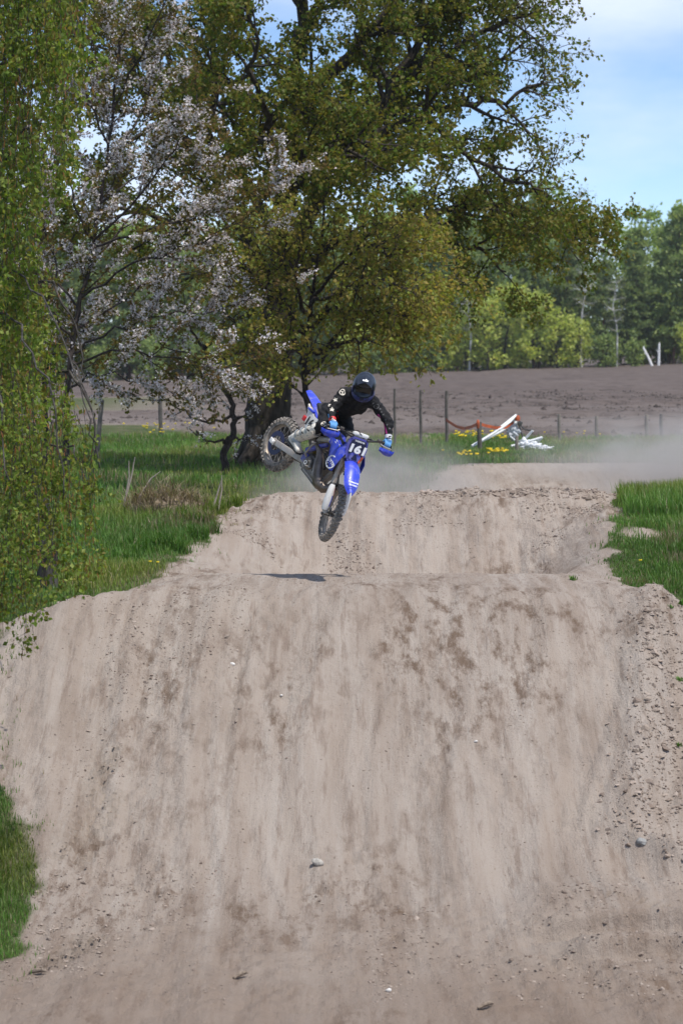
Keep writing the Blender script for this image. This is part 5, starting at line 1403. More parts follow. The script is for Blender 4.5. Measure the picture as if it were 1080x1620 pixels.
# number plate: shield following the fork
po = fk(.685, .130, 0)
out = [(-.075, .145), (.075, .145), (.105, .115), (.118, .04), (.108, -.05), (.072, -.125), (.03, -.145), (-.03, -.145), (-.072, -.125), (-.108, -.05), (-.118, .04), (-.105, .115)]
def plate(name, outline, f0, th, m, parent, scale=1.0, dz=0.0):
    mb = MB(); n = len(outline); V = []
    for k, ff in enumerate((f0 - th, f0)):
        for (a, b) in outline: V.append(po + Vector((0, a * scale, 0)) + ks * (b * scale + dz) + kn * (ff - .9 * (a * scale) ** 2 * 3.0))
    ctr = [po + ks * dz + kn * (f0 - th), po + ks * dz + kn * f0]; V += ctr
    F = [(k, (k + 1) % n, n + (k + 1) % n, n + k) for k in range(n)] + [(2 * n + 1, n + k, n + (k + 1) % n) for k in range(n)] + [(2 * n, (k + 1) % n, k) for k in range(n)]
    mb.add(V, F); mb.xf(steer); return mb.build(name, m, parent, autosm=30)
NP = plate('number_plate', out, .012, .014, M_PLATE_RIM, bike, 1.08)
plate('plate_field', out, .0165, .003, M_NAVY, NP, .84, .012)
text_obj('number', '161', .128, M_INK_W, NP, po + kn * .022 + ks * .016, (0, 1, 0), ks, .006, .0066, .10, steer, 1.22)
text_obj('plate_letters', 'YAMAHA', .030, M_INK_W, NP, po + kn * .019 + ks * .112, (0, 1, 0), ks, .004, .0006, .0, steer)
plate('orange_corner', [(.062, -.122), (.098, -.055), (.112, -.052), (.090, -.105), (.066, -.136)], .0185, .003, M_ORANGE, NP)
plate('dusty_chin', [(-.055, -.115), (.050, -.115), (.078, -.062), (-.085, -.062)], .0185, .003, M_BLUE_DUSTY, NP)
# handlebar with crossbar pad, levers, hand guards, cables
hb = MB(); hc = fk(.825, .080, 0)
barp = [Vector((-.060, -.405, .015)), Vector((-.045, -.24, .035)), Vector((-.015, -.10, .0)), Vector((0, 0, 0)), Vector((-.015, .10, .0)), Vector((-.045, .24, .035)), Vector((-.060, .405, .015))]
BP = [hc + v for v in barp]
hb.tube(BP, .0125, 10); hb.tube([BP[1].lerp(BP[2], .3), BP[5].lerp(BP[4], .3)], .009, 8)
for y in (-.045, .045): hb.tube([fk(.81, .03, y), hc + Vector((0, y, 0))], .020, 8)
hb.xf(steer); HB = hb.build('handlebar', M_BLACK, bike)
q = MB(); pm_ = BP[1].lerp(BP[2], .3); q.box(hc + Vector((-.03, 0, .045)), (.055, .20, .05), Matrix.Rotation(-.4, 3, 'Y'), .018); q.xf(steer); q.build('bar_pad', M_WHITE, HB)
GRIP = {}
for sy, ia, ib in ((-1, 0, 1), (1, 6, 5)):
    a = BP[ia]; b = BP[ia].lerp(BP[ib], .72); GRIP[sy] = (steer(a), steer(b))
    q = MB(); q.tube([a, b], .017, 10); q.tube([b, b + (b - a).normalized() * .012], .026, 10); q.xf(steer); q.build('grip', M_BLACK, HB)
    d = (b - a).normalized(); lv = MB(); e = b + d * .05
    lv.tube([e + Vector((.015, 0, 0)), e + Vector((.055, 0, -.01)) - d * .05, e + Vector((.060, 0, -.012)) - d * .17], [.010, .007, .006], 6); lv.xf(steer); lv.build('lever', M_ALU, HB)
    mc = MB(); mc.box(e + Vector((.02, 0, .015)), (.045, .05, .035), None, .008); mc.xf(steer); mc.build('master_cylinder', M_STEEL, HB)
    rows = []
    for k in range(7):
        t = k / 6; p = b.lerp(a, t * 1.45) + d * .03 * (1 - t) - Vector((0, 0, .03)); dz = .022 + .020 * math.sin(t * math.pi)
        rows.append([p + Vector((.075 + .03 * math.sin(t * math.pi) - .05 * (t > .93), 0, -.02)) + Vector((.018 * (1 - abs(j)), 0, dz * j)) for j in (-1, -.5, 0, .5, 1)])
    br_ = MB(); br_.tube([b + d * .03, rows[2][2] - Vector((.006, 0, 0))], .008, 6); br_.tube([a, rows[5][2] - Vector((.006, 0, 0))], .007, 6); br_.xf(steer); br_.build('guard_bracket', M_BLACK, HB)
    shell('hand_guard', rows, .005, M_BLUE if sy > 0 else M_BLUE, HB, steer)
for (a, b, c) in ((fk(.86, .09, -.12), fk(.86, .13, -.09), fk(.70, .05, -.08)), (fk(.87, .09, .14), fk(.87, .14, .08), fk(.60, .04, .10)), (fk(.86, .06, -.2), fk(.92, .12, -.06), fk(.85, .08, .05))):
    q = MB(); q.tube([a, a.lerp(b, .6) + kn * .02, b, c], .0055, 6); q.xf(steer); q.build('cable', M_BLACK, HB)
# ------------------------------------------------------------------ rider
M_JERSEY = mat('black_riding_gear', (.011, .011, .013), .85, spec=.25, noise=((.028, .027, .028), 30, .45, .75), bump=.35, bscale=38)
M_HELM = mat('dark_helmet_paint', (.007, .012, .024), .34, coat=.25, noise=((.26, .30, .36), 34, .66, .72))
M_HELM_BLUE = mat('helmet_blue', (.030, .036, .17), .4, noise=((.012, .014, .05), 18, .40, .6))
M_GOGGLE = mat('goggle_lens', (.008, .007, .008), .25)
M_BOOT = mat('cream_boot', (.80, .77, .70), .6, noise=((.46, .39, .31), 11, .46, .74))
M_BOOT_G = mat('grey_boot_plate', (.36, .40, .42), .5, noise=((.24, .21, .18), 14, .45, .7))
M_GLOVE = mat('blue_glove', (.10, .30, .62), .7)
M_GLOVE_W = mat('white_glove_cuff', (.75, .76, .80), .7)
M_CREAM = mat('cream_print', (.74, .68, .58), .7)
M_MAG = mat('magenta_print', (.38, .02, .20), .7)
M_GREYP = mat('grey_print', (.13, .13, .135), .8)
def P_(px, py, c): return un(px, py, D_AX - c)
bw = lambda p: bike_loc + BR @ Vector(p)               # bike frame to world
pegR, pegL = bw((-.22, -.185, .50)), bw((-.22, .185, .50))
J = dict(hipR=P_(519, 651, .42), hipL=P_(541, 657, .34), kneeR=P_(511, 675, .78), kneeL=P_(551, 684, .66), ankR=P_(466, 692, .50), ankL=pegL + UPB * .10 - FWD * .06,
         shR=P_(543, 622, .90), shL=P_(591, 636, .84), elR=P_(522, 652, 1.02), elL=P_(615, 668, .93))
gR = GRIP[-1][0].lerp(GRIP[-1][1], .55); gL = GRIP[1][0].lerp(GRIP[1][1], .5)
gRw, gLw = bw(gR), bw(gL)
J['wrR'] = gRw + (J['elR'] - gRw).normalized() * .075 + UPB * .02
J['wrL'] = gLw + (J['elL'] - gLw).normalized() * .075 + UPB * .02
hipm = (J['hipR'] + J['hipL']) / 2; shm = (J['shR'] + J['shL']) / 2
neck = shm + CU * .055 + CB * .03
HEADC = P_(576, 610, 1.00)
feet_mid = (pegR + pegL) / 2
rider = empty('person', feet_mid); tag(rider, 'rider in black gear and dark helmet leaning over the blue bike in mid air', 'person')
RL = Vector(feet_mid)
def remeshed(mb, vox, smooth_it, name, m, parent, fac=.6):
    o = mb.build(name, m, None, True, 180)
    md = o.modifiers.new('r', 'REMESH'); md.mode = 'VOXEL'; md.voxel_size = vox; md.use_smooth_shade = True
    sm = o.modifiers.new('s', 'SMOOTH'); sm.iterations = smooth_it; sm.factor = fac
    dg = bpy.context.evaluated_depsgraph_get(); me = bpy.data.meshes.new_from_object(o.evaluated_get(dg))
    bpy.data.objects.remove(o)
    for q in me.polygons: q.use_smooth = True
    me.materials.clear()
    for v in me.vertices: v.co = v.co - RL
    return link(name, me, m, parent)
b_ = MB()
b_.capsule(J['hipR'], J['hipL'], .118, .118); b_.capsule(hipm, hipm.lerp(shm, .45), .150, .140); b_.capsule(hipm.lerp(shm, .4), hipm.lerp(shm, .85), .138, .150)
b_.capsule(J['shR'].lerp(J['shL'], .16), J['shL'].lerp(J['shR'], .16), .098, .098); 
ch = hipm.lerp(shm, .72); sx_ = (J['shL'] - J['shR']).normalized()
b_.ball(ch + sx_ * .07, .135); b_.ball(ch - sx_ * .07, .135)
b_.capsule(shm, neck, .085, .072); b_.capsule(neck, HEADC, .068, .06)
for s_ in 'RL':
    b_.capsule(J['sh' + s_], J['el' + s_], .074, .060); b_.capsule(J['el' + s_], J['wr' + s_], .060, .040)
    k = J['hip' + s_]; b_.capsule(k, J['knee' + s_], .112, .080); b_.ball(J['knee' + s_], .082); b_.capsule(J['knee' + s_], J['knee' + s_].lerp(J['ank' + s_], .8), .076, .058)
body = remeshed(b_, .014, 5, 'body', M_JERSEY, rider)
# folds in the cloth
for v in body.data.vertices:
    w = v.co + RL; n_ = v.normal
    v.co += n_ * (.0042 * math.sin(w.x * 71 + 3 * math.sin(w.z * 33)) + .0035 * math.sin(w.z * 95 + w.x * 40))
body.data.update()

# boots
for s_, peg in (('R', pegR), ('L', pegL)):
    an, kn_ = J['ank' + s_], J['knee' + s_]
    side = LEFT * (-1 if s_ == 'R' else 1)
    bt = MB(); top = an.lerp(kn_, .80)
    bt.capsule(an, top, .056, .076); heel = an - UPB * .045 - FWD * .045; toe = an - UPB * .060 + FWD * .19
    bt.capsule(an - UPB * .01, heel, .052, .040); bt.capsule(heel, toe, .040, .036); bt.capsule(an + FWD * .03, toe - FWD * .03, .054, .042); bt.capsule(toe + side * .012, toe - side * .012, .036, .036)
    B = remeshed(bt, .010, 3, 'boot', M_BOOT, rider)
    so = MB(); so.box((heel + toe) / 2 - UPB * .040, ((toe - heel).length + .075, .085, .018), Matrix((FWD, LEFT, UPB)).transposed(), .008); so.xf(lambda v: v - RL); so.build('sole', M_BLACK, B)
    ax = (top - an).normalized(); f0 = (FWD - ax * FWD.dot(ax)).normalized(); s0 = ax.cross(f0)
    sp_ = MB(); rows = []
    for k in range(6):
        t = .15 + .80 * k / 5; w = .060 + (.080 - .060) * t + .006
        rows.append([an.lerp(top, t) + (f0 * math.cos(a) + s0 * math.sin(a)) * w - RL for a in np.linspace(-1.0, 1.0, 8)])
    shell('shin_plate', rows, .008, M_BOOT, B)
    for t in (.22, .46, .70):
        st = MB(); w = .060 + .020 * t + .009
        rows = [[an.lerp(top, t + dt) + (f0 * math.cos(a) + s0 * math.sin(a)) * w - RL for a in np.linspace(-2.6, 2.6, 14)] for dt in (-.035, .035)]
        shell('buckle_strap', rows, .005, M_BOOT_G, B)
    fp = MB(); fp.ball(an + FWD * .055 - UPB * .012, .078, .058, .048, Matrix((FWD, LEFT, UPB)).transposed()); fp.xf(lambda v: v - RL); fp.build('instep_plate', M_BOOT_G, B)

# gloved hands closed on the grips
for s_, sy in (('R', -1), ('L', 1)):
    a, b = GRIP[sy]; a = bw(a); b = bw(b); g = (b - a).normalized(); c = gRw if s_ == 'R' else gLw
    w0 = J['wr' + s_] - c; w0 = (w0 - g * w0.dot(g)).normalized(); q0 = g.cross(w0)
    if q0.dot(FWD) < 0: q0 = -q0
    hd = MB()
    hd.capsule(J['wr' + s_], c + w0 * .048, .034, .030); hd.capsule(c + w0 * .044 + g * .034, c + w0 * .044 - g * .034, .021, .021); hd.capsule(c + w0 * .062 + g * .022, c + w0 * .062 - g * .026, .022, .022)
    for k, (off, ext, rr) in enumerate(((.034, 4.0, .0098), (.012, 4.3, .0102), (-.010, 4.2, .0098), (-.031, 3.8, .0088))):
        pts = []
        for j in range(8):
            an_ = .15 + ext * j / 7 * .92; rad = .033 - .004 * (j / 7)
            pts.append(c + g * (off + (.004 if j > 4 else 0)) + (w0 * math.cos(an_) + q0 * math.sin(an_)) * rad)
        hd.tube(pts, [rr + .001] * 3 + [rr] * 3 + [rr * .92, rr * .8], 8)
    pts = [c + w0 * .040 + g * .040 - q0 * .012] + [c + g * (.050 - .006 * j) + (w0 * math.cos(-an_) + q0 * math.sin(-an_)) * .032 for j, an_ in enumerate((.6, 1.3, 2.0, 2.6))]
    hd.tube(pts, [.013, .0125, .012, .011, .009], 8)
    Hn = remeshed(hd, .0055, 2, 'glove', M_GLOVE, rider, .5)
    cf = MB(); d_ = (J['el' + s_] - J['wr' + s_]).normalized(); cf.tube([J['wr' + s_] - d_ * .012, J['wr' + s_] + d_ * .028], [.040, .045], 14); cf.xf(lambda v: v - RL); cf.build('cuff', M_GLOVE_W if s_ == 'L' else M_RED, Hn)
    kp = MB(); kp.box(c + w0 * .070 + q0 * .006, (.045, .05, .016), Matrix((g, q0, w0)).transposed(), .006); kp.xf(lambda v: v - RL); kp.build('knuckle_pad', M_GLOVE_W, Hn)

# helmet
hU = (CU * .90 + CX * .20 + CB * .42).normalized(); hF = (CB * .86 - CU * .50 - CX * .10); hF = (hF - hU * hF.dot(hU)).normalized(); hS = hU.cross(hF)   # up, face direction, rider's left
def hp(f, s, u): return HEADC + hF * f + hS * s + hU * u - RL
hm = MB(); NU, NV = 28, 18; Vh = []; Fh = []
for j in range(NV + 1):
    ph = math.pi * j / NV
    for k in range(NU):
        a = 2 * math.pi * k / NU
        f, s, u = math.sin(ph) * math.cos(a), math.sin(ph) * math.sin(a), math.cos(ph)
        rf_, rs_, ru_ = .158, .136, .166
        F_, S_, U_ = f * rf_, s * rs_, u * ru_
        if u < -.25: F_ *= 1 - .25 * (-.25 - u); S_ *= 1 - .15 * (-.25 - u)
        if U_ < -.125: U_ = -.125
        # eye port pressed in, chin bar pushed forwards
        if f > .45 and abs(s) < .72: F_ -= .045 * max(0, 1 - ((u + .08) / .30) ** 2) * min(1, (f - .45) * 4)
        if f > .15 and u < -.25: F_ += .060 * min(1, (f - .15) * 2.2) * min(1, (-.25 - u) * 3.2)
        Vh.append(hp(F_, S_, U_))
for j in range(NV):
    for k in range(NU): Fh.append((j * NU + k, (j + 1) * NU + k, (j + 1) * NU + (k + 1) % NU, j * NU + (k + 1) % NU))
hm.add(Vh, Fh); HM = hm.build('helmet', M_HELM, rider, autosm=60)
# peak
rows = []
for k in range(7):
    t = k / 6; f = .045 + .185 * t; u = .160 - .006 * t - .034 * t * t
    rows.append([hp(f - .018 * abs(j) ** 2 * t, .105 * j * (1 - .18 * t), u - .050 * abs(j) ** 2.0 + .010 * (abs(j) < .3)) for j in (-1, -.7, -.35, 0, .35, .7, 1)])
PK = shell('peak', rows, .006, M_HELM, HM)
q = MB(); q.add([hp(.190, -.035, .146), hp(.190, .038, .146), hp(.214, .028, .138), hp(.214, -.030, .138), hp(.200, .0, .145), hp(.172, .02, .152), hp(.172, -.005, .152)], [(0, 1, 2, 3), (4, 5, 6)]); q.build('peak_mark', M_INK_W, PK)
q = MB(); V_ = []; F_ = []
for j, u in enumerate((-.055, -.02, .015, .042)):
    for k, s in enumerate(np.linspace(-.088, .088, 9)): V_.append(hp(.133 - 3.2 * s * s + .010 * (1 - ((u + .006) / .05) ** 2), s, u))
for j in range(3):
    for k in range(8): F_.append((j * 9 + k, j * 9 + k + 1, (j + 1) * 9 + k + 1, (j + 1) * 9 + k))
q.add(V_, F_); q.build('goggles', M_GOGGLE, HM)
q = MB(); rows = []
for (u, ex) in ((-.128, .000), (-.114, .008), (-.098, .008), (-.086, .002)):
    rows.append([hp((.205 + ex) * math.cos(a) - .015, (.122 + ex) * math.sin(a), u + .028 * (1 - math.cos(a))) for a in np.linspace(-1.75, 1.75, 17)])
CB_ = shell('chin_bar', rows, .010, M_HELM_BLUE, HM)
q = MB()
for s in (-1, 1):
    rows = [[hp(.045 + .02 * k, s * (.121 + .004 * (j == 1)), -.10 + .055 * j) for k in range(3)] for j in range(3)]
    shell('cheek_panel', rows, .006, M_HELM_BLUE, HM)
for k in range(3):
    q = MB(); q.box(hp(.213, 0, -.102 + .012 * k), (.006, .05, .005), Matrix((hF, hS, hU)).transposed()); q.build('chin_vent', M_BLACK, CB_)

# --- printed marks on the clothes, laid onto the cloth
bvh = BVHTree.FromPolygons([v.co + RL for v in body.data.vertices], [tuple(p.vertices) for p in body.data.polygons])
def cloth_pt(px, py):
    o = Vector((0, 0, CAM_Z)); d = (un(px, py, 20) - o).normalized(); h = bvh.ray_cast(o, d)
    return (h[0], h[1]) if h[0] is not None else (None, None)
def decal(name, px, py, polys, size, m, spin=0.0):
    c, n = cloth_pt(px, py)
    if c is None: print('decal missed', name, px, py); return
    if n.dot(CB) < 0: n = -n
    xd = (CX - n * CX.dot(n)).normalized(); yd = n.cross(xd)
    cs, sn = math.cos(spin), math.sin(spin); mb = MB()
    for poly, holes in polys:
        V = []
        for (a, b) in poly:
            a, b = (a * cs - b * sn) * size, (a * sn + b * cs) * size
            w = c + xd * a + yd * b; h = bvh.find_nearest(w)
            V.append(h[0] + (h[1] if h[1].dot(n) > 0 else -h[1]) * .0035 - RL)
        mb.add(V, holes)
    mb.build(name, m, body, False)
def ring(r0, r1, n=16):
    P = [(r0 * math.cos(2 * math.pi * k / n), r0 * math.sin(2 * math.pi * k / n)) for k in range(n)] + [(r1 * math.cos(2 * math.pi * k / n), r1 * math.sin(2 * math.pi * k / n)) for k in range(n)]
    return (P, [(k, (k + 1) % n, n + (k + 1) % n, n + k) for k in range(n)])
def bar(x0, y0, x1, y1, w):
    d = Vector((x1 - x0, y1 - y0)); d.normalize(); p = Vector((-d.y, d.x)) * w / 2
    return ([(x0 + p.x, y0 + p.y), (x0 - p.x, y0 - p.y), (x1 - p.x, y1 - p.y), (x1 + p.x, y1 + p.y)], [(0, 1, 2, 3)])
def star(n=5, r=1.0, q=.5):
    P = [(0, 0)] + [((r if k % 2 == 0 else q) * math.cos(math.pi * k / n), (r if k % 2 == 0 else q) * math.sin(math.pi * k / n)) for k in range(2 * n)]
    return (P, [(0, 1 + k, 1 + (k + 1) % (2 * n)) for k in range(2 * n)])
EMB = [ring(1, .74), bar(0, 0, 0, -.85, .24), bar(0, 0, .7, .55, .24), bar(0, 0, -.7, .55, .24)]
decal('ring_emblem', 541.5, 620.5, EMB, .040, M_CREAM)
decal('ring_emblem', 512.5, 671, EMB, .040, M_CREAM, .3)
decal('flower_print', 530.5, 632.5, [star(5, 1, .55)], .034, M_CREAM, .4); decal('flower_print', 520.5, 641, [star(4, 1, .5)], .030, M_CREAM)
decal('flower_print', 525, 648, [star(5, 1, .5)], .034, M_CREAM, .2); decal('flower_print', 527, 663.5, [star(6, 1, .6)], .028, M_CREAM); decal('flower_print', 528, 671, [star(4, .9, .5)], .026, M_GREYP)
decal('ring_emblem', 595, 643, [ring(1, .8)], .034, M_GREYP)
for (px, py, z) in ((601, 647, .5), (606, 656, 1), (610, 664, .2), (616, 678, .7), (612, 672, .1), (617, 687, .4), (590, 638, .9), (603, 652, .3)):
    decal('grey_print', px, py, [star(4, 1, .35)], .017, M_GREYP, z)
def strip(name, pix, w, m):
    V = []; F = []
    for i, (px, py) in enumerate(pix):
        a = pix[max(i - 1, 0)]; b = pix[min(i + 1, len(pix) - 1)]; d = Vector((b[0] - a[0], b[1] - a[1])).normalized(); nn = Vector((-d.y, d.x)) * w / 2
        for s in (-1, 0, 1):
            c, n = cloth_pt(px + nn.x * s, py + nn.y * s)
            if c is None: c = V[-1] + RL if V else None
            if c is None: return
            h = bvh.find_nearest(c); V.append(c + (n if n is not None and n.dot(CB) > 0 else CB) * .004 - RL)
    for i in range(len(pix) - 1):
        for k in range(2): F.append((i * 3 + k, i * 3 + k + 1, i * 3 + k + 4, i * 3 + k + 3))
    mb = MB(); mb.add(V, F); mb.build(name, m, body, False)
strip('magenta_stripe', [(597, 656), (601, 662), (605, 669), (608, 676), (610, 684), (611, 692)], 4.2, M_MAG)
strip('red_stripe', [(534, 650), (534.5, 658), (534.5, 666), (534.5, 671)], 1.6, M_RED)
strip('pale_stripe', [(519, 655), (520, 661)], 3, M_GLOVE)
# ------------------------------------------------------------------ fence, ribbon, fallen white frame, dust
M_POST = mat('weathered_post', (.075, .066, .058), .9, noise=((.15, .135, .12), 9, .35, .7), bump=.4, bscale=30)
M_POST_L = mat('pale_weathered_post', (.24, .21, .18), .9, noise=((.14, .12, .10), 9, .35, .7), bump=.4, bscale=30)
M_WIRE = mat('fence_wire', (.16, .15, .14), .6, .5)
def post(px, top, bot, D, w, label, m=M_POST, lean=0.0, rnd=True):
    a = un(px, bot, D); b = un(px + lean, top, D); g = float(H(a.x, a.y)); a.z = g - .08
    b.y = a.y
    L = b - a; L.y = 0
    q = MB(); q.tube([Vector((0, 0, 0)), L * .33 + Vector((.008, 0, 0)), L * .66 + Vector((-.006, 0, 0)), L * .985, L], [w * .52, w * .5, w * .49, w * .47, w * .40], 9 if rnd else 4)
    o = q.build('fence_post', m); o.location = a; tag(o, label, 'fence post', 'posts of the meadow fence'); return o, Vector(a) + L
post(254, 625, 692, 69, .12, 'dark fence post standing alone left of the crooked cherry')
post(152, 632, 722, 57, .11, 'pale leaning fence post beside the hanging birch twigs', M_POST_L, 10)
_, pA = post(624, 615, 704, 62, .065, 'tall thin fence post nearest to the rider')
_, pB = post(665, 617, 704, 62.5, .075, 'middle one of three tall thin fence posts')
_, pC = post(706, 618, 705, 63, .085, 'tall thin fence post where the orange ribbon starts')
_, pD = post(758, 667, 719, 58.5, .115, 'short fence post carrying the orange ribbon left of the white frame')
_, pE = post(817, 690, 724, 57.5, .085, 'short stub of a post in front of the white frame', M_POST_L)
_, pF = post(884, 655, 701, 65, .095, 'low fence post just right of the white frame', M_POST_L)
_, pG = post(943, 658, 698, 66.5, .095, 'low fence post second right of the white frame', M_POST_L)
_, pH = post(1022, 656, 695, 69, .110, 'low grey post behind the dust, left one of a pair', M_POST_L)
_, pI = post(1045, 655, 692, 70, .100, 'low dark post behind the dust, right one of a pair')
_, pJ = post(1100, 652, 690, 72, .10, 'low fence post at the right end of the meadow fence')
def wire(a, b, sag, label, z=0.0):
    a = a + Vector((0, -.05, z)); b = b + Vector((0, -.05, z)); q = MB(); n = 8
    q.tube([a.lerp(b, k / n) - Vector((0, 0, sag * 4 * (k / n) * (1 - k / n))) - a for k in range(n + 1)], .006, 4)
    o = q.build('fence_wire', M_WIRE); o.location = a; tag(o, label, 'wire', 'wires of the meadow fence')
wire(pF, pG, .05, 'top wire between the two low posts right of the white frame', -.05)
wire(pG, pH, .06, 'top wire running into the dust on the right', -.05)
wire(pH, pI, .01, 'short wire joining the pair of posts behind the dust', -.06)
wire(pI, pJ, .04, 'last wire at the right end of the fence', -.05)
wire(pA, pB, .03, 'thin wire between the two tall posts nearest to the rider', -.45)
wire(pB, pC, .03, 'thin wire between the middle tall post and the ribbon post', -.45)
# orange ribbon
M_RIB = mat('orange_ribbon', (.58, .12, .035), .7, noise=((.26, .06, .03), 4, .4, .7))
def ribbon(name, pts, w, label):
    rows = [[p + Vector((0, 0, w * j)) + Vector((0, .02 * math.sin(i * 1.7 + j), 0)) - pts[0] for j in (-.5, 0, .5)] for i, p in enumerate(pts)]
    o = shell(name, rows, .002, M_RIB, None); o.location = pts[0]; tag(o, label, 'ribbon', 'orange marking ribbon')
U3 = lambda px, py, D: un(px, py, D)
ribbon('marking_ribbon', [U3(705, 664, 62.9), U3(712, 669, 62.6), U3(722, 675, 62), U3(734, 678, 61), U3(746, 675, 59.6), U3(756, 670, 58.5)], .075, 'orange ribbon sagging between the tall post and the short post')
ribbon('marking_ribbon', [U3(760, 671, 58.6), U3(770, 674, 58.9), U3(785, 677, 59.2), U3(800, 676, 59.4), U3(812, 668, 59.6)], .075, 'orange ribbon running from the short post to the white frame')
k_ = MB(); k_.tube([(0, 0, -.10), (0, 0, -.03), (0, 0, .06), (0, 0, .11)], [.030, .045, .040, .015], 10)
o = k_.build('ribbon_knot', M_RIB); o.location = un(755.5, 671, 58.40); tag(o, 'orange knot of ribbon tied round the short post', 'ribbon', 'orange marking ribbon')
# fallen white frame with crumpled cover
M_WTUBE = mat('white_tube', (.80, .82, .83), .45)
M_WSHEET = mat('white_sheet', (.78, .80, .83), .6, bump=.6, bscale=8)
M_GSHEET = mat('grey_white_sheet', (.52, .54, .57), .6, bump=.6, bscale=8)
Wb = un(815, 712, 59.5); Wb.z = float(H(Wb.x, Wb.y))
frame = empty('collapsed_gazebo', Wb); tag(frame, 'collapsed white tube frame with crumpled white sheet lying by the fence', 'folding tent')
def bone(pts, r, m=M_WTUBE, nm='frame_tube'):
    q = MB(); q.tube([un(*p) - Wb for p in pts], r, 8); return q.build(nm, m, frame)
bone([(746, 706, 58.8), (782, 684, 59.2), (816, 657, 59.6)], 0.0375); bone([(757, 700, 59.4), (790, 684, 59.6), (817, 668, 59.7)], 0.0338); bone([(815, 657, 59.6), (812, 668, 59.7), (803, 684, 59.6)], 0.0300)
bone([(815, 658, 59.5), (806, 668, 59.3), (790, 680, 59.2)], 0.0225); bone([(842, 681, 59.4), (832, 692, 59.5), (822, 704, 59.6)], 0.0300); bone([(808, 706, 59.3), (830, 700, 59.4), (857, 692, 59.4)], 0.0315)
bone([(857, 692, 59.4), (848, 702, 59.5), (836, 709, 59.6)], 0.0270); bone([(846, 696, 59.4), (846, 704, 59.5)], 0.0225); bone([(818, 668, 59.6), (830, 680, 59.6), (842, 681, 59.4)], 0.0195, M_STEEL)
bone([(820, 672, 59.6), (826, 690, 59.6), (838, 706, 59.6)], 0.0195, M_STEEL); bone([(806, 690, 59.5), (818, 700, 59.5), (830, 708, 59.5)], 0.0210); bone([(825, 695, 59.4), (840, 700, 59.4)], 0.0255)
def sheet(px, py, D, rx, ry, rz, m, seed, nm='crumpled_sheet'):
    bm = bmesh.new(); bmesh.ops.create_icosphere(bm, subdivisions=4, radius=1); c0 = un(px, py, D) - Wb
    for v in bm.verts:
        c = v.co; k = 1 + .22 * math.sin(c.x * 6 + seed + 2 * math.sin(c.z * 5)) + .16 * math.sin(c.z * 9 + c.y * 5 + seed) + .10 * math.sin(c.y * 13 + c.x * 11)
        v.co = Vector((c.x * rx * k, c.y * ry * k, c.z * rz * k)) + c0
    me = bpy.data.meshes.new(nm); bm.to_mesh(me); bm.free()
    for q in me.polygons: q.use_smooth = True
    return link(nm, me, m, frame)
sheet(812, 685, 59.6, .13, .10, .17, M_GSHEET, 1); sheet(840, 707, 59.0, .23, .18, .12, M_WSHEET, 2); sheet(861, 711, 58.8, .20, .15, .09, M_WSHEET, 3); sheet(829, 702, 59.2, .13, .12, .12, M_WSHEET, 4)
q = MB(); q.tube([(0, 0, -.07), (0, 0, 0), (0, 0, .06)], [.06, .07, .04], 9); q.xf(lambda v: v + un(818, 661, 59.55) - Wb); q.build('orange_cap', M_RIB, frame)
q = MB(); q.box(un(822, 670, 59.55) - Wb, (.10, .10, .12), Matrix.Rotation(.5, 3, 'Y'), .02); q.build('hinge', M_STEEL, frame)

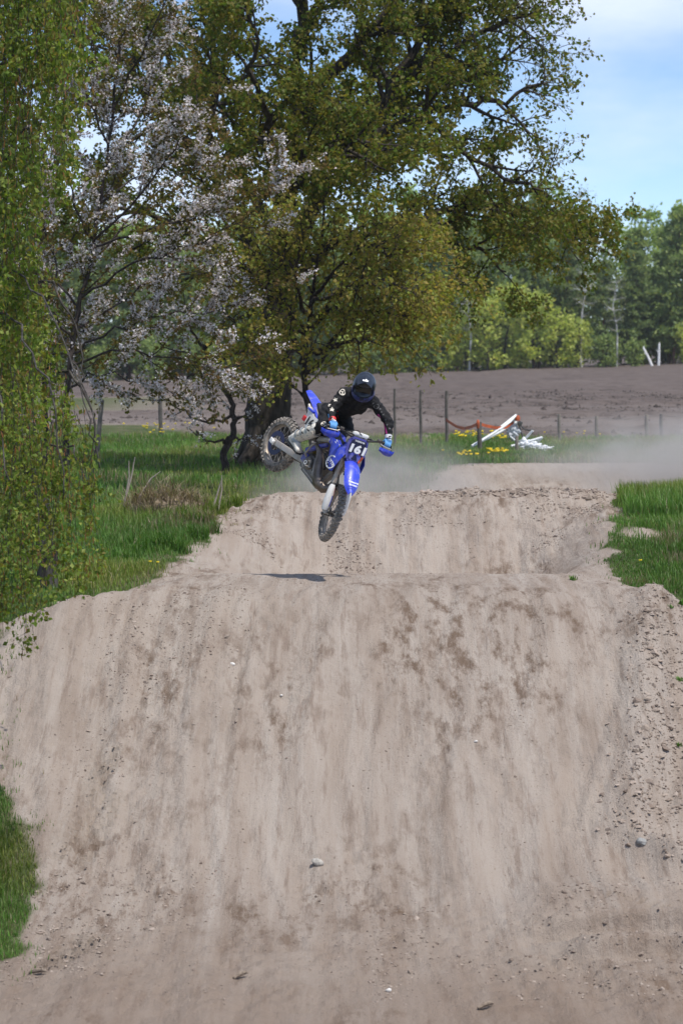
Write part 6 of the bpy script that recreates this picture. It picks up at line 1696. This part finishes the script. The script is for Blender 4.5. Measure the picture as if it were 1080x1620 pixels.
# --- dust still hanging behind the far mound
def dust(name, label, lo, hi, dens, scale, seed, zfall, shape):
    c = (Vector(lo) + Vector(hi)) / 2; h = (Vector(hi) - Vector(lo)) / 2
    q = MB(); q.box((0, 0, 0), tuple(h * 2)); 
    m = bpy.data.materials.new(name); m.use_nodes = True; nt = m.node_tree; nt.nodes.clear()
    o = nt.nodes.new('ShaderNodeOutputMaterial'); pv = nt.nodes.new('ShaderNodeVolumePrincipled')
    pv.inputs['Color'].default_value = (.83, .79, .75, 1); pv.inputs['Anisotropy'].default_value = .25
    tc = nt.nodes.new('ShaderNodeTexCoord')
    n = nt.nodes.new('ShaderNodeTexNoise'); n.inputs['Scale'].default_value = scale; n.inputs['Detail'].default_value = 4; n.inputs['Roughness'].default_value = .6
    mp = nt.nodes.new('ShaderNodeMapping'); mp.inputs['Location'].default_value = (seed, seed * 2, 0); mp.inputs['Scale'].default_value = (.8, .6, 1.2)
    nt.links.new(tc.outputs['Object'], mp.inputs[0]); nt.links.new(mp.outputs[0], n.inputs['Vector'])
    rp = nt.nodes.new('ShaderNodeMapRange'); rp.inputs[1].default_value = .36; rp.inputs[2].default_value = .70; nt.links.new(n.outputs['Fac'], rp.inputs[0])
    # denser low down, thinning to nothing at the sides
    sc_ = nt.nodes.new('ShaderNodeVectorMath'); sc_.operation = 'DIVIDE'; sc_.inputs[1].default_value = tuple(h)
    nt.links.new(tc.outputs['Object'], sc_.inputs[0])
    sh = nt.nodes.new('ShaderNodeVectorMath'); sh.operation = 'ADD'; sh.inputs[1].default_value = (0, 0, 1.0 - zfall); nt.links.new(sc_.outputs[0], sh.inputs[0])
    sq = nt.nodes.new('ShaderNodeVectorMath'); sq.operation = 'MULTIPLY'; sq.inputs[1].default_value = shape; nt.links.new(sh.outputs[0], sq.inputs[0])
    ln = nt.nodes.new('ShaderNodeVectorMath'); ln.operation = 'LENGTH'; nt.links.new(sq.outputs[0], ln.inputs[0])
    f2 = nt.nodes.new('ShaderNodeMapRange'); f2.interpolation_type = 'SMOOTHSTEP'; f2.inputs[1].default_value = 1.0; f2.inputs[2].default_value = .25; f2.inputs[3].default_value = 0; f2.inputs[4].default_value = 1
    nt.links.new(ln.outputs['Value'], f2.inputs[0])
    mu = nt.nodes.new('ShaderNodeMath'); mu.operation = 'MULTIPLY'; nt.links.new(rp.outputs[0], mu.inputs[0]); nt.links.new(f2.outputs[0], mu.inputs[1])
    mu2 = nt.nodes.new('ShaderNodeMath'); mu2.operation = 'MULTIPLY'; mu2.inputs[1].default_value = dens; nt.links.new(mu.outputs[0], mu2.inputs[0])
    nt.links.new(mu2.outputs[0], pv.inputs['Density']); nt.links.new(pv.outputs[0], o.inputs['Volume'])
    ob = q.build(name, m, None, False); ob.location = c; tag(ob, label, 'dust', kind='stuff')
dust('dust_cloud', 'grey dust drifting behind the far mound under the bike', (-1.9, 38.0, -.8), (3.0, 42.5, 1.35), 1.5, .9, 3.1, .72, (1, 1, .8))
dust('dust_cloud', 'dust blowing along the second track on the right', (2.4, 43.5, -.7), (10.5, 50.0, 1.55), 1.5, .75, 7.7, .70, (1, 1, .8))
# thin dusty air over the whole place
hz = MB(); hz.box((0, 0, 0), (9000, 7000, 36.0)); M_HAZE = bpy.data.materials.new('thin_haze'); M_HAZE.use_nodes = True
nt = M_HAZE.node_tree; nt.nodes.clear(); o_ = nt.nodes.new('ShaderNodeOutputMaterial'); pv = nt.nodes.new('ShaderNodeVolumePrincipled')
pv.inputs['Color'].default_value = (.90, .94, 1.0, 1); pv.inputs['Density'].default_value = .00016; pv.inputs['Anisotropy'].default_value = .3
nt.links.new(pv.outputs[0], o_.inputs['Volume'])
hz_o = hz.build('haze', M_HAZE, None, False); hz_o.location = (0, 3300, 10.0); tag(hz_o, 'thin pale haze in the air over the field', 'haze', kind='stuff')
